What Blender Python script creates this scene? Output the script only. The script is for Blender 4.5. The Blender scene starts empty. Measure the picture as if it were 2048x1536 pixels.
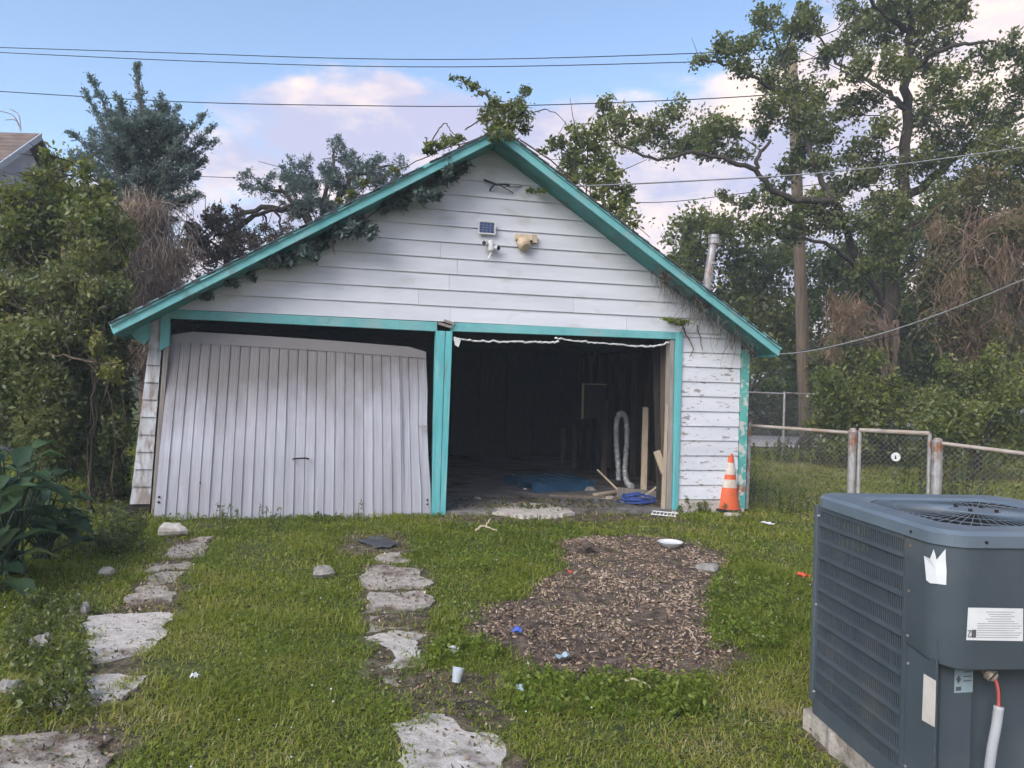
import bpy, math, random
import numpy as np
from mathutils import Vector, Matrix

rng = np.random.default_rng(7)
random.seed(7)
scene = bpy.context.scene
COL = scene.collection

# ------------------------------------------------------------------ camera
F = 1500.0                       # focal length in pixels of the 2048 px wide photograph
ROLL = math.atan(.0276)
EYE = 1.55
Rv = np.array([math.cos(ROLL), 0, math.sin(ROLL)])
Uv = np.array([-math.sin(ROLL), 0, math.cos(ROLL)])
Dv = np.array([0, 1.0, 0])
Cv = np.array([0, 0, EYE])
cam_data = bpy.data.cameras.new('camera')
cam_data.sensor_width = 36
cam_data.lens = F / 2048 * 36
cam_data.clip_start = .05
cam_data.clip_end = 2000
cam = bpy.data.objects.new('camera', cam_data)
COL.objects.link(cam)
cam.matrix_world = Matrix(((Rv[0], Uv[0], 0, 0), (Rv[1], Uv[1], -1, 0), (Rv[2], Uv[2], 0, EYE), (0, 0, 0, 1)))
scene.camera = cam

# ------------------------------------------------------------------ sky and sun
SUN_EL, SUN_AZ = 38.0, 215.0     # degrees; azimuth clockwise from +Y (behind the camera, to the left)
world = bpy.data.worlds.new('World')
scene.world = world
world.use_nodes = True


def build_sky():
    nt = world.node_tree
    nt.nodes.clear()
    N, L = nt.nodes.new, nt.links.new

    def math_(op, a, b=None, c=None, clamp=False):
        n = N('ShaderNodeMath'); n.operation = op; n.use_clamp = clamp
        for i, x in enumerate((a, b, c)):
            if x is None: continue
            if isinstance(x, (int, float)): n.inputs[i].default_value = x
            else: L(x, n.inputs[i])
        return n.outputs[0]

    out = N('ShaderNodeOutputWorld')
    sky = N('ShaderNodeTexSky')
    sky.sky_type = 'NISHITA'
    sky.sun_disc = False
    sky.sun_elevation = math.radians(SUN_EL)
    sky.sun_rotation = math.radians(SUN_AZ)
    sky.altitude = 0; sky.air_density = 1.0; sky.dust_density = 1.2; sky.ozone_density = 1.4
    bg = N('ShaderNodeBackground'); bg.inputs[1].default_value = .064
    L(sky.outputs[0], bg.inputs[0])
    tc = N('ShaderNodeTexCoord')
    sep = N('ShaderNodeSeparateXYZ'); L(tc.outputs['Generated'], sep.inputs[0])
    x, y, z = sep.outputs
    az = math_('ARCTAN2', x, y)
    el = math_('ARCSINE', z)
    den = math_('MAXIMUM', math_('ADD', z, .5), .1)
    comb = N('ShaderNodeCombineXYZ')
    L(math_('DIVIDE', x, den), comb.inputs[0]); L(math_('DIVIDE', y, den), comb.inputs[1])
    L(math_('MULTIPLY', z, 2.0), comb.inputs[2])

    def noise(scale, detail, rough, off):
        mp = N('ShaderNodeMapping'); mp.inputs['Location'].default_value = off
        L(comb.outputs[0], mp.inputs[0])
        n = N('ShaderNodeTexNoise'); n.inputs['Scale'].default_value = scale
        n.inputs['Detail'].default_value = detail; n.inputs['Roughness'].default_value = rough
        L(mp.outputs[0], n.inputs['Vector'])
        return n.outputs['Fac']
    big = noise(1.6, 9, .56, (5.3, 2.9, .4))
    fine = noise(4.0, 10, .6, (8.2, 4.6, 2.0))
    # cloud bank: reaches higher on one side of the sky than on the other
    edge = math_('ADD', .335, math_('MULTIPLY', math_('SINE', math_('ADD', math_('MULTIPLY', az, 1.0), .02)), .30))
    m = math_('SUBTRACT', edge, el)
    m = math_('MULTIPLY', m, 5.0)
    m = math_('ADD', m, math_('MULTIPLY', math_('SUBTRACT', big, .5), 3.4))
    m = math_('ADD', m, math_('MULTIPLY', math_('SUBTRACT', fine, .5), 1.5))
    mr = N('ShaderNodeMapRange'); mr.interpolation_type = 'SMOOTHSTEP'
    mr.inputs['From Min'].default_value = -.06; mr.inputs['From Max'].default_value = .30
    L(m, mr.inputs['Value'])
    # colour: lavender bodies, warm pink lit tops
    ramp = N('ShaderNodeValToRGB')
    e = ramp.color_ramp.elements
    e[0].position = .42; e[0].color = (.54, .54, .72, 1)
    e[1].position = .58; e[1].color = (1.08, .88, .77, 1)
    k = e.new(.5); k.color = (.82, .72, .76, 1)
    shade = noise(3.2, 9, .6, (1.2, 7.6, 3.0))
    L(shade, ramp.inputs[0])
    bg2 = N('ShaderNodeBackground'); bg2.inputs[1].default_value = .29
    L(ramp.outputs[0], bg2.inputs[0])
    mix = N('ShaderNodeMixShader')
    L(math_('MULTIPLY', mr.outputs[0], .93), mix.inputs[0])
    L(bg.outputs[0], mix.inputs[1]); L(bg2.outputs[0], mix.inputs[2])
    L(mix.outputs[0], out.inputs[0])


build_sky()
sd = bpy.data.lights.new('sun', 'SUN')
sd.energy = .72
sd.angle = math.radians(40)
sd.color = (1.0, .95, .90)
sun = bpy.data.objects.new('sun', sd)
COL.objects.link(sun)
_e, _a = math.radians(SUN_EL), math.radians(SUN_AZ)
sun_dir = Vector((math.sin(_a) * math.cos(_e), math.cos(_a) * math.cos(_e), math.sin(_e)))
sun.rotation_euler = sun_dir.to_track_quat('Z', 'Y').to_euler()
sun.location = (0, -5, 20)

scene.view_settings.view_transform = 'Standard'
scene.view_settings.look = 'None'
scene.view_settings.exposure = 2.1
scene.view_settings.gamma = 1
scene.render.engine = 'CYCLES'
scene.cycles.use_denoising = True
scene.cycles.use_adaptive_sampling = True
scene.cycles.adaptive_threshold = .03
scene.cycles.max_bounces = 4
scene.cycles.diffuse_bounces = 2
scene.cycles.glossy_bounces = 2
scene.cycles.transmission_bounces = 3
LENS_VEIL = .003  # density of the added volume that imitates a lens veil
scene.cycles.volume_bounces = 0
scene.cycles.transparent_max_bounces = 4


# ------------------------------------------------------------------ pixel helpers (photo pixel -> point in the place)
def ray(u, v): return Dv + (u - 1024) / F * Rv - (v - 768) / F * Uv
def gnd(u, v, z=0.0):
    d = ray(u, v); return Cv + d * ((z - EYE) / d[2])
def at(u, v, Y): return Cv + ray(u, v) * Y
def proj(p):
    q = np.asarray(p, float) - Cv
    return 1024 + F * q.dot(Rv) / q[1], 768 - F * q.dot(Uv) / q[1]


TH = math.radians(12.95)
EX = np.array([math.cos(TH), math.sin(TH), 0]); EY = np.array([-math.sin(TH), math.cos(TH), 0])
GO = gnd(880, 1028)
def W(u, v, t=0.0):
    """pixel -> garage coordinates (s along the front wall, t inwards, z) on the plane t"""
    d = ray(u, v); k = (np.dot(GO - Cv, EY) + t) / np.dot(d, EY); p = Cv + k * d - GO
    return np.array([np.dot(p, EX), t, p[2]])
def G(s, t, z): return GO + EX * s + EY * t + np.array([0, 0, z])
def to_g(p):
    q = np.asarray(p) - GO; return np.array([q.dot(EX), q.dot(EY), q[2]])


# ------------------------------------------------------------------ materials
def material(name, c1, c2=None, scale=4.0, rough=.8, stretch=(1, 1, 1), bump=0.0, bscale=40.0, metallic=0.0,
             dirt=None, dscale=3.0, dthr=(.55, .7), dstretch=None, spec=.3, contrast=(.35, .65), objvar=0.0, dirt2=None, d2scale=8., d2thr=(.6, .66), zstain=None):
    m = bpy.data.materials.new(name); m.use_nodes = True
    nt = m.node_tree; b = nt.nodes['Principled BSDF']; N, L = nt.nodes.new, nt.links.new
    b.inputs['Roughness'].default_value = rough; b.inputs['Metallic'].default_value = metallic
    b.inputs['Specular IOR Level'].default_value = spec
    tc = N('ShaderNodeTexCoord')

    def noise(sc, st, det=6, off=0.0):
        mp = N('ShaderNodeMapping'); mp.inputs['Scale'].default_value = st; mp.inputs['Location'].default_value = (off, off * .7, off * 1.3)
        L(tc.outputs['Object'], mp.inputs[0])
        n = N('ShaderNodeTexNoise'); n.inputs['Scale'].default_value = sc; n.inputs['Detail'].default_value = det
        n.inputs['Roughness'].default_value = .6
        L(mp.outputs[0], n.inputs['Vector']); return n.outputs['Fac']
    c2 = c2 or tuple(x * .8 for x in c1)
    r = N('ShaderNodeValToRGB'); e = r.color_ramp.elements
    e[0].position, e[1].position = contrast
    e[0].color = (*c2, 1); e[1].color = (*c1, 1)
    L(noise(scale, stretch), r.inputs[0])
    col = r.outputs[0]
    for (dc, ds, dt, off) in ((dirt, dscale, dthr, 5.3), (dirt2, d2scale, d2thr, 11.7)):
        if dc is None: continue
        mr = N('ShaderNodeMapRange'); mr.inputs['From Min'].default_value, mr.inputs['From Max'].default_value = dt
        L(noise(ds, dstretch or stretch, 8, off), mr.inputs['Value'])
        mx = N('ShaderNodeMix'); mx.data_type = 'RGBA'
        L(mr.outputs[0], mx.inputs['Factor']); L(col, mx.inputs['A']); mx.inputs['B'].default_value = (*dc, 1)
        col = mx.outputs['Result']
    if zstain:        # grime that starts at a height and breaks up through noise: (z0, z1, colour)
        sx = N('ShaderNodeSeparateXYZ'); L(tc.outputs['Object'], sx.inputs[0]); mr = N('ShaderNodeMapRange'); mr.inputs['From Min'].default_value, mr.inputs['From Max'].default_value = zstain[:2]
        ad = N('ShaderNodeMath'); ad.operation = 'MULTIPLY_ADD'; ad.inputs[1].default_value = .9; L(noise(2.4, (1.2, 1, .7), 7, 3.3), ad.inputs[0])
        gx = N('ShaderNodeMath'); gx.operation = 'MULTIPLY_ADD'; gx.inputs[1].default_value = -.10; gx.inputs[2].default_value = -.1; L(sx.outputs[0], gx.inputs[0])
        sm = N('ShaderNodeMath'); sm.operation = 'ADD'; L(sx.outputs[2], sm.inputs[0]); L(gx.outputs[0], sm.inputs[1]); L(sm.outputs[0], ad.inputs[2]); L(ad.outputs[0], mr.inputs['Value'])
        mx = N('ShaderNodeMix'); mx.data_type = 'RGBA'; L(mr.outputs[0], mx.inputs['Factor']); L(col, mx.inputs['A']); mx.inputs['B'].default_value = (*zstain[2], 1); col = mx.outputs['Result']
    if objvar:
        oi = N('ShaderNodeObjectInfo'); hs = N('ShaderNodeHueSaturation')
        mr = N('ShaderNodeMapRange'); mr.inputs['To Min'].default_value = 1 - objvar; mr.inputs['To Max'].default_value = 1 + objvar
        L(oi.outputs['Random'], mr.inputs['Value']); L(mr.outputs[0], hs.inputs['Value']); L(col, hs.inputs['Color'])
        col = hs.outputs[0]
    L(col, b.inputs['Base Color'])
    if bump:
        bp = N('ShaderNodeBump'); bp.inputs['Strength'].default_value = bump; bp.inputs['Distance'].default_value = .02
        L(noise(bscale, stretch, 5, 2.1), bp.inputs['Height']); L(bp.outputs[0], b.inputs['Normal'])
    return m


def leaf_material(name, cols, trans=.3, gloss=.06, grough=.45):
    m = bpy.data.materials.new(name); m.use_nodes = True
    nt = m.node_tree; nt.nodes.clear(); N, L = nt.nodes.new, nt.links.new
    out = N('ShaderNodeOutputMaterial'); at_ = N('ShaderNodeAttribute'); at_.attribute_name = 'rnd'
    r = N('ShaderNodeValToRGB'); e = r.color_ramp.elements
    e[0].position = 0; e[0].color = (*cols[0], 1); e[1].position = 1; e[1].color = (*cols[-1], 1)
    for i, c in enumerate(cols[1:-1]):
        k = e.new((i + 1) / (len(cols) - 1)); k.color = (*c, 1)
    L(at_.outputs['Fac'], r.inputs[0])
    d = N('ShaderNodeBsdfDiffuse'); L(r.outputs[0], d.inputs[0])
    t = N('ShaderNodeBsdfTranslucent'); L(r.outputs[0], t.inputs[0])
    g = N('ShaderNodeBsdfGlossy'); g.inputs['Roughness'].default_value = grough; g.inputs[0].default_value = (.9, .95, 1, 1)
    m1 = N('ShaderNodeMixShader'); m1.inputs[0].default_value = trans; L(d.outputs[0], m1.inputs[1]); L(t.outputs[0], m1.inputs[2])
    m2 = N('ShaderNodeMixShader'); m2.inputs[0].default_value = gloss; L(m1.outputs[0], m2.inputs[1]); L(g.outputs[0], m2.inputs[2])
    L(m2.outputs[0], out.inputs[0])
    return m


MT = {}
MT['white_siding'] = material('white_siding', (.64, .66, .70), (.55, .57, .61), 1.5, .7, (.4, 1, 3), .15, 60, dirt=(.42, .41, .38), dscale=2.2,
                              dthr=(.57, .80), dstretch=(1, 1, 2.5), objvar=.05)
MT['peeling_siding'] = material('peeling_siding', (.68, .69, .73), (.58, .60, .64), 2.0, .75, (.5, 1, 3), .25, 50, dirt=(.30, .27, .26), dscale=6.5,
                                dthr=(.60, .63), dstretch=(.8, 1, 2.2), objvar=.06, dirt2=(.42, .36, .33), d2scale=14., d2thr=(.62, .66))
MT['bare_siding'] = material('bare_siding', (.52, .55, .58), (.30, .28, .27), 4.5, .8, (2.4, 1, .5), .3, 60, dirt=(.25, .21, .19), dscale=5,
                             dthr=(.5, .62), dstretch=(2.5, 1, .8), objvar=.12)
MT['teal'] = material('teal_paint', (.185, .475, .48), (.13, .385, .395), 3.0, .65, (1, 1, 1), .3, 40, dirt=(.26, .40, .40), dscale=3.0, dthr=(.5, .72), objvar=.06, dirt2=(.11, .17, .16), d2scale=6., d2thr=(.60, .78))
MT['teal_post'] = material('teal_post_paint', (.14, .49, .50), (.10, .37, .39), 5.0, .6, (6, 6, .5), .4, 10, dirt=(.32, .50, .49), dscale=5.0, dthr=(.54, .72), dstretch=(5, 5, .4), dirt2=(.16, .22, .20), d2scale=4., d2thr=(.62, .72))
MT['teal_peel'] = material('teal_peeled_paint', (.12, .42, .37), (.08, .33, .30), 4.0, .7, (1, 1, 1), .3, 40, dirt=(.50, .50, .47), dscale=9.0, dthr=(.52, .56),
                           dirt2=(.30, .14, .10), d2scale=5., d2thr=(.60, .64))
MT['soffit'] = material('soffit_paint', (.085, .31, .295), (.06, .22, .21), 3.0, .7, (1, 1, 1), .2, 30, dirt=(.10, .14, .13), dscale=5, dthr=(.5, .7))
MT['old_wood'] = material('old_wood', (.15, .115, .09), (.08, .062, .05), 5, .85, (8, 8, .6), .3, 30, objvar=.15)
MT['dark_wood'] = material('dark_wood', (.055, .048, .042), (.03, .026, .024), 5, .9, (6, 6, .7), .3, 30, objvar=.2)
MT['pale_wood'] = material('pale_wood', (.52, .43, .32), (.40, .32, .23), 5, .8, (8, 8, .6), .2, 30)
MT['grey_wood'] = material('grey_wood', (.34, .30, .27), (.20, .18, .16), 5, .85, (9, 9, .5), .3, 30, objvar=.12)
MT['shingle'] = material('roof_shingle', (.075, .075, .085), (.04, .04, .045), 9, .9, (1, 1, 1), .5, 90, objvar=.25)
MT['brown_shingle'] = material('brown_shingle', (.20, .155, .13), (.13, .10, .085), 5, .9, (1, 1, 1), .4, 60, objvar=.15)
MT['door_metal'] = material('door_metal', (.50, .505, .56), (.40, .40, .45), 2.4, .45, (6, 6, .3), .10, 9, metallic=.2, dirt=(.36, .33, .34), dscale=1.7, dthr=(.54, .85), dstretch=(1, 1, .7), spec=.5, objvar=.05, zstain=(1.5, 2.15, (.19, .175, .17)), dirt2=(.30, .21, .16), d2scale=9., d2thr=(.70, .74))
MT['door_metal_dirty'] = material('door_metal_dirty', (.52, .49, .50), (.38, .36, .36), 3.0, .6, (1.2, 1, .6), .1, 10, metallic=.1, dirt=(.17, .155, .15), dscale=2.6, dthr=(.44, .62))
MT['concrete'] = material('concrete', (.48, .43, .37), (.32, .28, .235), 15, .95, (1, 1, 1), .6, 60, dirt=(.12, .09, .066), dscale=4.0, dthr=(.50, .66), dirt2=(.10, .11, .05), d2scale=11., d2thr=(.60, .68))
MT['pale_concrete'] = material('pale_concrete', (.58, .53, .475), (.42, .375, .33), 14, .95, (1, 1, 1), .6, 50, dirt=(.16, .13, .10), dscale=4.0, dthr=(.58, .72), dirt2=(.11, .10, .06), d2scale=10., d2thr=(.62, .68))
MT['garage_floor'] = material('garage_floor', (.22, .205, .20), (.13, .12, .115), 2.5, .9, (1, 1, 1), .4, 30, dirt=(.07, .055, .045), dscale=1.6, dthr=(.5, .65))
MT['stone'] = material('stone', (.34, .315, .285), (.20, .185, .165), 12, .9, (1, 1, 1), .7, 40)
MT['galv'] = material('galvanised_steel', (.46, .45, .45), (.30, .28, .27), 14, .55, (1, 1, .6), .2, 60, metallic=.5, dirt=(.28, .13, .07), dscale=7, dthr=(.56, .66))
MT['wire'] = material('fence_wire', (.36, .35, .34), (.24, .22, .2), 8, .6, metallic=.5)
MT['rust_pipe'] = material('rusty_pipe', (.45, .40, .36), (.34, .26, .21), 5, .7, (1, 1, 1), .3, 50, metallic=.3, dirt=(.38, .22, .13), dscale=6, dthr=(.58, .72))
MT['pole_wood'] = material('pole_wood', (.31, .235, .165), (.20, .15, .105), 4, .9, (6, 6, .4), .4, 20)
MT['cable_black'] = material('black_cable', (.03, .03, .035), rough=.6)
MT['cable_grey'] = material('grey_cable', (.30, .30, .30), rough=.6)
MT['black'] = material('black_metal', (.02, .02, .022), rough=.6)
MT['white_plastic'] = material('white_plastic', (.70, .70, .70), (.55, .55, .54), 10, .45)
MT['beige_plastic'] = material('beige_plastic', (.62, .50, .34), (.46, .36, .25), 10, .5)
MT['cells'] = material('solar_cells', (.05, .08, .20), (.035, .055, .15), 30, .25, spec=.6)
MT['orange'] = material('orange_rubber', (.68, .13, .045), (.54, .10, .038), 6, .55, dirt=(.42, .13, .06), dscale=5, dthr=(.6, .8))
MT['reflective'] = material('reflective_band', (.60, .54, .47), (.42, .35, .28), 9, .45, dirt=(.45, .33, .24), dscale=6, dthr=(.52, .75))
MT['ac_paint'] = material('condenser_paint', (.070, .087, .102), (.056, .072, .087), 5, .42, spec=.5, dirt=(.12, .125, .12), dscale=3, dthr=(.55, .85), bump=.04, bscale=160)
MT['ac_top'] = material('condenser_top_sky_tint', (.13, .165, .20), (.105, .135, .165), 5, .4, spec=.5, dirt=(.20, .20, .19), dscale=4, dthr=(.55, .8), bump=.04, bscale=160)  # condenser paint, lighter and bluer to carry the sky reflected on top
MT['ac_dark'] = material('condenser_coil', (.03, .033, .036), (.018, .02, .022), 60, .7, (1, 1, 8))
MT['paper'] = material('label_paper', (.72, .73, .72), (.62, .63, .63), 8, .5)
MT['paper_beige'] = material('label_beige', (.66, .60, .53), (.55, .50, .45), 8, .6)
MT['paper_grey'] = material('label_grey', (.30, .38, .42), (.24, .31, .35), 8, .5)
MT['ink'] = material('label_ink', (.10, .10, .11), rough=.6)
MT['grey_ink'] = material('label_grey_ink', (.36, .37, .38), rough=.6)
MT['conduit'] = material('conduit_grey', (.42, .43, .45), (.36, .37, .39), 8, .5)
MT['brass'] = material('conduit_fitting', (.42, .36, .30), (.30, .25, .20), 9, .5, metallic=.3)
MT['red_wire'] = material('red_wire', (.55, .12, .11), rough=.4)
MT['blue_paint'] = material('blue_paint', (.025, .085, .16), (.015, .05, .10), 6, .75)
MT['blue_tarp'] = material('blue_tarp', (.04, .09, .33), (.03, .06, .2), 8, .55)
MT['silver'] = material('silver_foil', (.72, .72, .72), (.55, .55, .55), 30, .4, metallic=.35)
MT['red_plastic'] = material('red_plastic', (.62, .09, .04), rough=.5)
MT['blue_plastic'] = material('blue_plastic', (.08, .13, .45), rough=.5)
MT['pale_blue'] = material('pale_blue_plastic', (.36, .47, .52), rough=.5)
MT['dark_tarp'] = material('dark_tarp', (.075, .078, .085), (.045, .046, .05), 6, .7, (1, 1, 1), .6, 12)
MT['bark'] = material('bark', (.075, .06, .046), (.04, .033, .026), 4, .95, (6, 6, .8), .8, 20)
MT['bark_warm'] = material('bark_warm', (.19, .135, .10), (.09, .065, .05), 4, .95, (6, 6, .8), .8, 20)
MT['dead_vine'] = material('dead_vine', (.25, .165, .115), (.15, .10, .07), 3, .95)
MT['grey_vine'] = material('grey_vine', (.24, .20, .18), (.14, .115, .10), 3, .95)
MT['house_wall'] = material('house_wall', (.42, .47, .54), (.35, .39, .46), 2, .8)
MT['gravel'] = material('gravel_road', (.52, .47, .46), (.36, .32, .31), 3, .95, (1, 1, 1), .4, 20)

LM = {}
LM['tree'] = leaf_material('tree_leaf', [(.075, .098, .030), (.135, .165, .040), (.20, .225, .055), (.29, .285, .085)], 0.5, 0.03)
LM['cedar'] = leaf_material('cedar_leaf', [(.080, .118, .112), (.108, .155, .138), (.14, .19, .16), (.17, .22, .17)], 0.4, 0.03)
LM['dark'] = leaf_material('dark_leaf', [(.060, .085, .030), (.105, .135, .038), (.165, .19, .05), (.25, .245, .075)], 0.5, 0.03)
LM['reddish'] = leaf_material('reddish_leaf', [(.07, .082, .062), (.12, .092, .072), (.165, .115, .08), (.115, .125, .06)], 0.4, 0.03)
LM['hedge'] = leaf_material('hedge_leaf', [(.070, .10, .028), (.135, .170, .036), (.205, .235, .046), (.30, .285, .075)], 0.5, 0.03)
LM['brown'] = leaf_material('brown_leaf', [(.06, .085, .025), (.105, .13, .035), (.18, .13, .06), (.145, .155, .045), (.24, .165, .085)], .4, .02)
LM['broad'] = leaf_material('broad_leaf', [(.03, .06, .026), (.048, .088, .034), (.068, .112, .04), (.12, .165, .05)], 0.35, 0.03)
LM['bright'] = leaf_material('bright_leaf', [(.13, .195, .028), (.195, .265, .038), (.26, .315, .05), (.32, .33, .08)], 0.5, 0.015)
LM['grass'] = leaf_material('grass_leaf', [(.115, .160, .024), (.20, .26, .035), (.29, .32, .05), (.40, .37, .095), (.50, .44, .24)], 0.5, 0.01)


# ------------------------------------------------------------------ mesh helpers
class MB:
    def __init__(self): self.v = []; self.f = []

    def add(self, vs, fs):
        o = len(self.v); self.v += [tuple(map(float, p)) for p in vs]; self.f += [tuple(i + o for i in f) for f in fs]; return self

    def hexa(self, p):     # 8 corners: bottom ring 0-3, top ring 4-7
        return self.add(p, [(0, 3, 2, 1), (4, 5, 6, 7), (0, 1, 5, 4), (1, 2, 6, 5), (2, 3, 7, 6), (3, 0, 4, 7)])

    def box(self, a, b):
        (x0, y0, z0), (x1, y1, z1) = a, b
        return self.hexa([(x0, y0, z0), (x1, y0, z0), (x1, y1, z0), (x0, y1, z0), (x0, y0, z1), (x1, y0, z1), (x1, y1, z1), (x0, y1, z1)])

    def beam(self, p, q, w, h, up=(0, 0, 1)):
        p, q = np.asarray(p, float), np.asarray(q, float)
        d = q - p; d /= np.linalg.norm(d); s = np.cross(d, up); n_ = np.linalg.norm(s)
        s = np.array([1., 0, 0]) if n_ < 1e-6 else s / n_
        n = np.cross(s, d); s = s * w / 2; n = n * h / 2
        return self.hexa([p - s - n, p + s - n, q + s - n, q - s - n, p - s + n, p + s + n, q + s + n, q - s + n])

    def prism(self, poly, off):     # polygon (3d points) extruded by vector off
        n = len(poly); off = np.asarray(off, float)
        vs = [np.asarray(p, float) for p in poly]; vs += [p + off for p in vs]
        return self.add(vs, [tuple(range(n)), tuple(range(2 * n - 1, n - 1, -1))] + [(i, i + n, (i + 1) % n + n, (i + 1) % n) for i in range(n)])

    def tube(self, pts, r0, r1=None, n=6, cap=True):
        pts = [np.asarray(p, float) for p in pts]; m = len(pts)
        if r1 is None: r1 = r0
        rad = r0 if hasattr(r0, '__len__') else [r0 + (r1 - r0) * i / max(1, m - 1) for i in range(m)]
        vs = []; ref = None
        for i in range(m):
            d = pts[min(i + 1, m - 1)] - pts[max(i - 1, 0)]; d = d / (np.linalg.norm(d) + 1e-9)
            if ref is None: ref = np.array([1., 0, 0]) if abs(d[0]) < .8 else np.array([0, 1., 0])
            a = ref - d * np.dot(ref, d); a /= np.linalg.norm(a) + 1e-9; ref = a; b = np.cross(d, a)
            for k in range(n):
                t = 2 * math.pi * k / n; vs.append(pts[i] + rad[i] * (a * math.cos(t) + b * math.sin(t)))
        fs = [(i * n + k, i * n + (k + 1) % n, (i + 1) * n + (k + 1) % n, (i + 1) * n + k) for i in range(m - 1) for k in range(n)]
        if cap: fs += [tuple(range(n - 1, -1, -1)), tuple(range((m - 1) * n, m * n))]
        return self.add(vs, fs)

    def lathe(self, prof, n=24, c=(0, 0, 0)):
        vs = [(c[0] + r * math.cos(2 * math.pi * k / n), c[1] + r * math.sin(2 * math.pi * k / n), c[2] + z) for r, z in prof for k in range(n)]
        m = len(prof)
        fs = [(i * n + k, i * n + (k + 1) % n, (i + 1) * n + (k + 1) % n, (i + 1) * n + k) for i in range(m - 1) for k in range(n)]
        return self.add(vs, fs)

    def build(self, name, mat, parent=None, smooth=False, bevel=0.0):
        me = bpy.data.meshes.new(name); me.from_pydata(self.v, [], self.f)
        me.materials.append(mat if not isinstance(mat, str) else MT[mat])
        if smooth: me.polygons.foreach_set('use_smooth', [True] * len(me.polygons))
        me.update()
        o = bpy.data.objects.new(name, me); COL.objects.link(o)
        if parent is not None: o.parent = parent
        if bevel:
            md = o.modifiers.new('bevel', 'BEVEL'); md.width = bevel; md.segments = 2; md.limit_method = 'ANGLE'
        return o


def np_mesh(name, V, Fc, mat, parent=None, attr=None):
    me = bpy.data.meshes.new(name); V = np.ascontiguousarray(V, np.float32); M, k = Fc.shape
    me.vertices.add(len(V)); me.vertices.foreach_set('co', V.ravel())
    me.loops.add(M * k); me.loops.foreach_set('vertex_index', np.ascontiguousarray(Fc, np.int32).ravel())
    me.polygons.add(M); me.polygons.foreach_set('loop_start', np.arange(0, M * k, k, dtype=np.int32))
    if attr is not None:
        a = me.attributes.new('rnd', 'FLOAT', 'POINT'); a.data.foreach_set('value', np.ascontiguousarray(attr, np.float32))
    me.materials.append(mat); me.update(calc_edges=True); me.validate()
    o = bpy.data.objects.new(name, me); COL.objects.link(o)
    if parent is not None: o.parent = parent
    return o


def tag(o, label=None, cat=None, group=None, kind=None):
    if label: o['label'] = label
    if cat: o['category'] = cat
    if group: o['group'] = group
    if kind: o['kind'] = kind
    return o


def empty(name, loc=(0, 0, 0), rz=0.0):
    o = bpy.data.objects.new(name, None); COL.objects.link(o); o.location = tuple(map(float, loc)); o.rotation_euler = (0, 0, rz)
    o.empty_display_size = .1
    return o


def nrm(a): return a / (np.linalg.norm(a, axis=1, keepdims=True) + 1e-9)


def leaf_arrays(c, size, aspect=.5, up=.6, axis=None, axis_w=0.0, droop=.2):
    n = len(c); a = rng.normal(size=(n, 3)); a[:, 2] -= droop
    a = nrm(a)
    if axis is not None: a = nrm(a * (1 - axis_w) + axis * axis_w)
    nn = rng.normal(size=(n, 3)); nn[:, 2] += up
    b = nrm(np.cross(a, nn)); nn = nrm(np.cross(b, a))
    s = np.broadcast_to(size, (n,))[:, None]
    V = np.stack([c - a * s * .5, c + b * s * aspect * .5 + nn * s * .07 - a * s * .05, c + a * s * .5, c - b * s * aspect * .5 + nn * s * .07 - a * s * .05], 1).reshape(-1, 3)
    Fq = np.arange(4 * n).reshape(n, 4)
    return V, Fq


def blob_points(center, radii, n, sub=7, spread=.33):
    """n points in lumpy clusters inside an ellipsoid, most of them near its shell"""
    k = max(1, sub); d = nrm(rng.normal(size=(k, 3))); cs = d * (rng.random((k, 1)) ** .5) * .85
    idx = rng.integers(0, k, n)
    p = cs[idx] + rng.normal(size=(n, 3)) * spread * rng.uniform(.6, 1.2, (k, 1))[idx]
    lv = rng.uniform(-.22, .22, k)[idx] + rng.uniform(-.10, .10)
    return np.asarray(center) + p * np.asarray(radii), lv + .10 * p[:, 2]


def crown(name, blobs, Y, size, mat, parent, dens=.24, jitter=1.0, aspect=.5, up=.6, sub=7, base=.42, spread=.33, droop=.2):
    """blobs: (u, v, ru, rv) in photo pixels at depth Y -> one mesh of separate leaves"""
    P, A, ctr = [], [], []
    for b in blobs:
        u, v, ru, rv = b[:4]; y = (b[4] if len(b) > 4 else Y) + rng.uniform(-jitter, jitter)
        c = at(u, v, y); rx, rz = ru * y / F, rv * y / F
        n = int(dens * ru * rv) + 8
        p, lv = blob_points(c, (rx, (rx + rz) * .55, rz), n, sub, spread); P.append(p); A.append(lv); ctr.append(c)
    P = np.concatenate(P); A = np.concatenate(A)
    P[:, 2] = np.maximum(P[:, 2], .04)
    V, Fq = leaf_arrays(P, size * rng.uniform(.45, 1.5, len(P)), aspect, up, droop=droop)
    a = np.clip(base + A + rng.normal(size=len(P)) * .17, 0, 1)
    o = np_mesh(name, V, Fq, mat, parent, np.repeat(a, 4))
    return o, ctr


def wob(pts, k=4, amp=.1):
    """resample a polyline with k steps a segment and a little wobble"""
    pts = [np.asarray(p, float) for p in pts]; out = []
    for i in range(len(pts) - 1):
        p0 = pts[max(i - 1, 0)]; p1 = pts[i]; p2 = pts[i + 1]; p3 = pts[min(i + 2, len(pts) - 1)]
        for j in range(k):
            t = j / k
            q = .5 * ((2 * p1) + (-p0 + p2) * t + (2 * p0 - 5 * p1 + 4 * p2 - p3) * t * t + (-p0 + 3 * p1 - 3 * p2 + p3) * t ** 3)
            out.append(q + rng.normal(size=3) * amp * (0 if (i == 0 and j == 0) else 1))
    out.append(pts[-1]); return out


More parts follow.
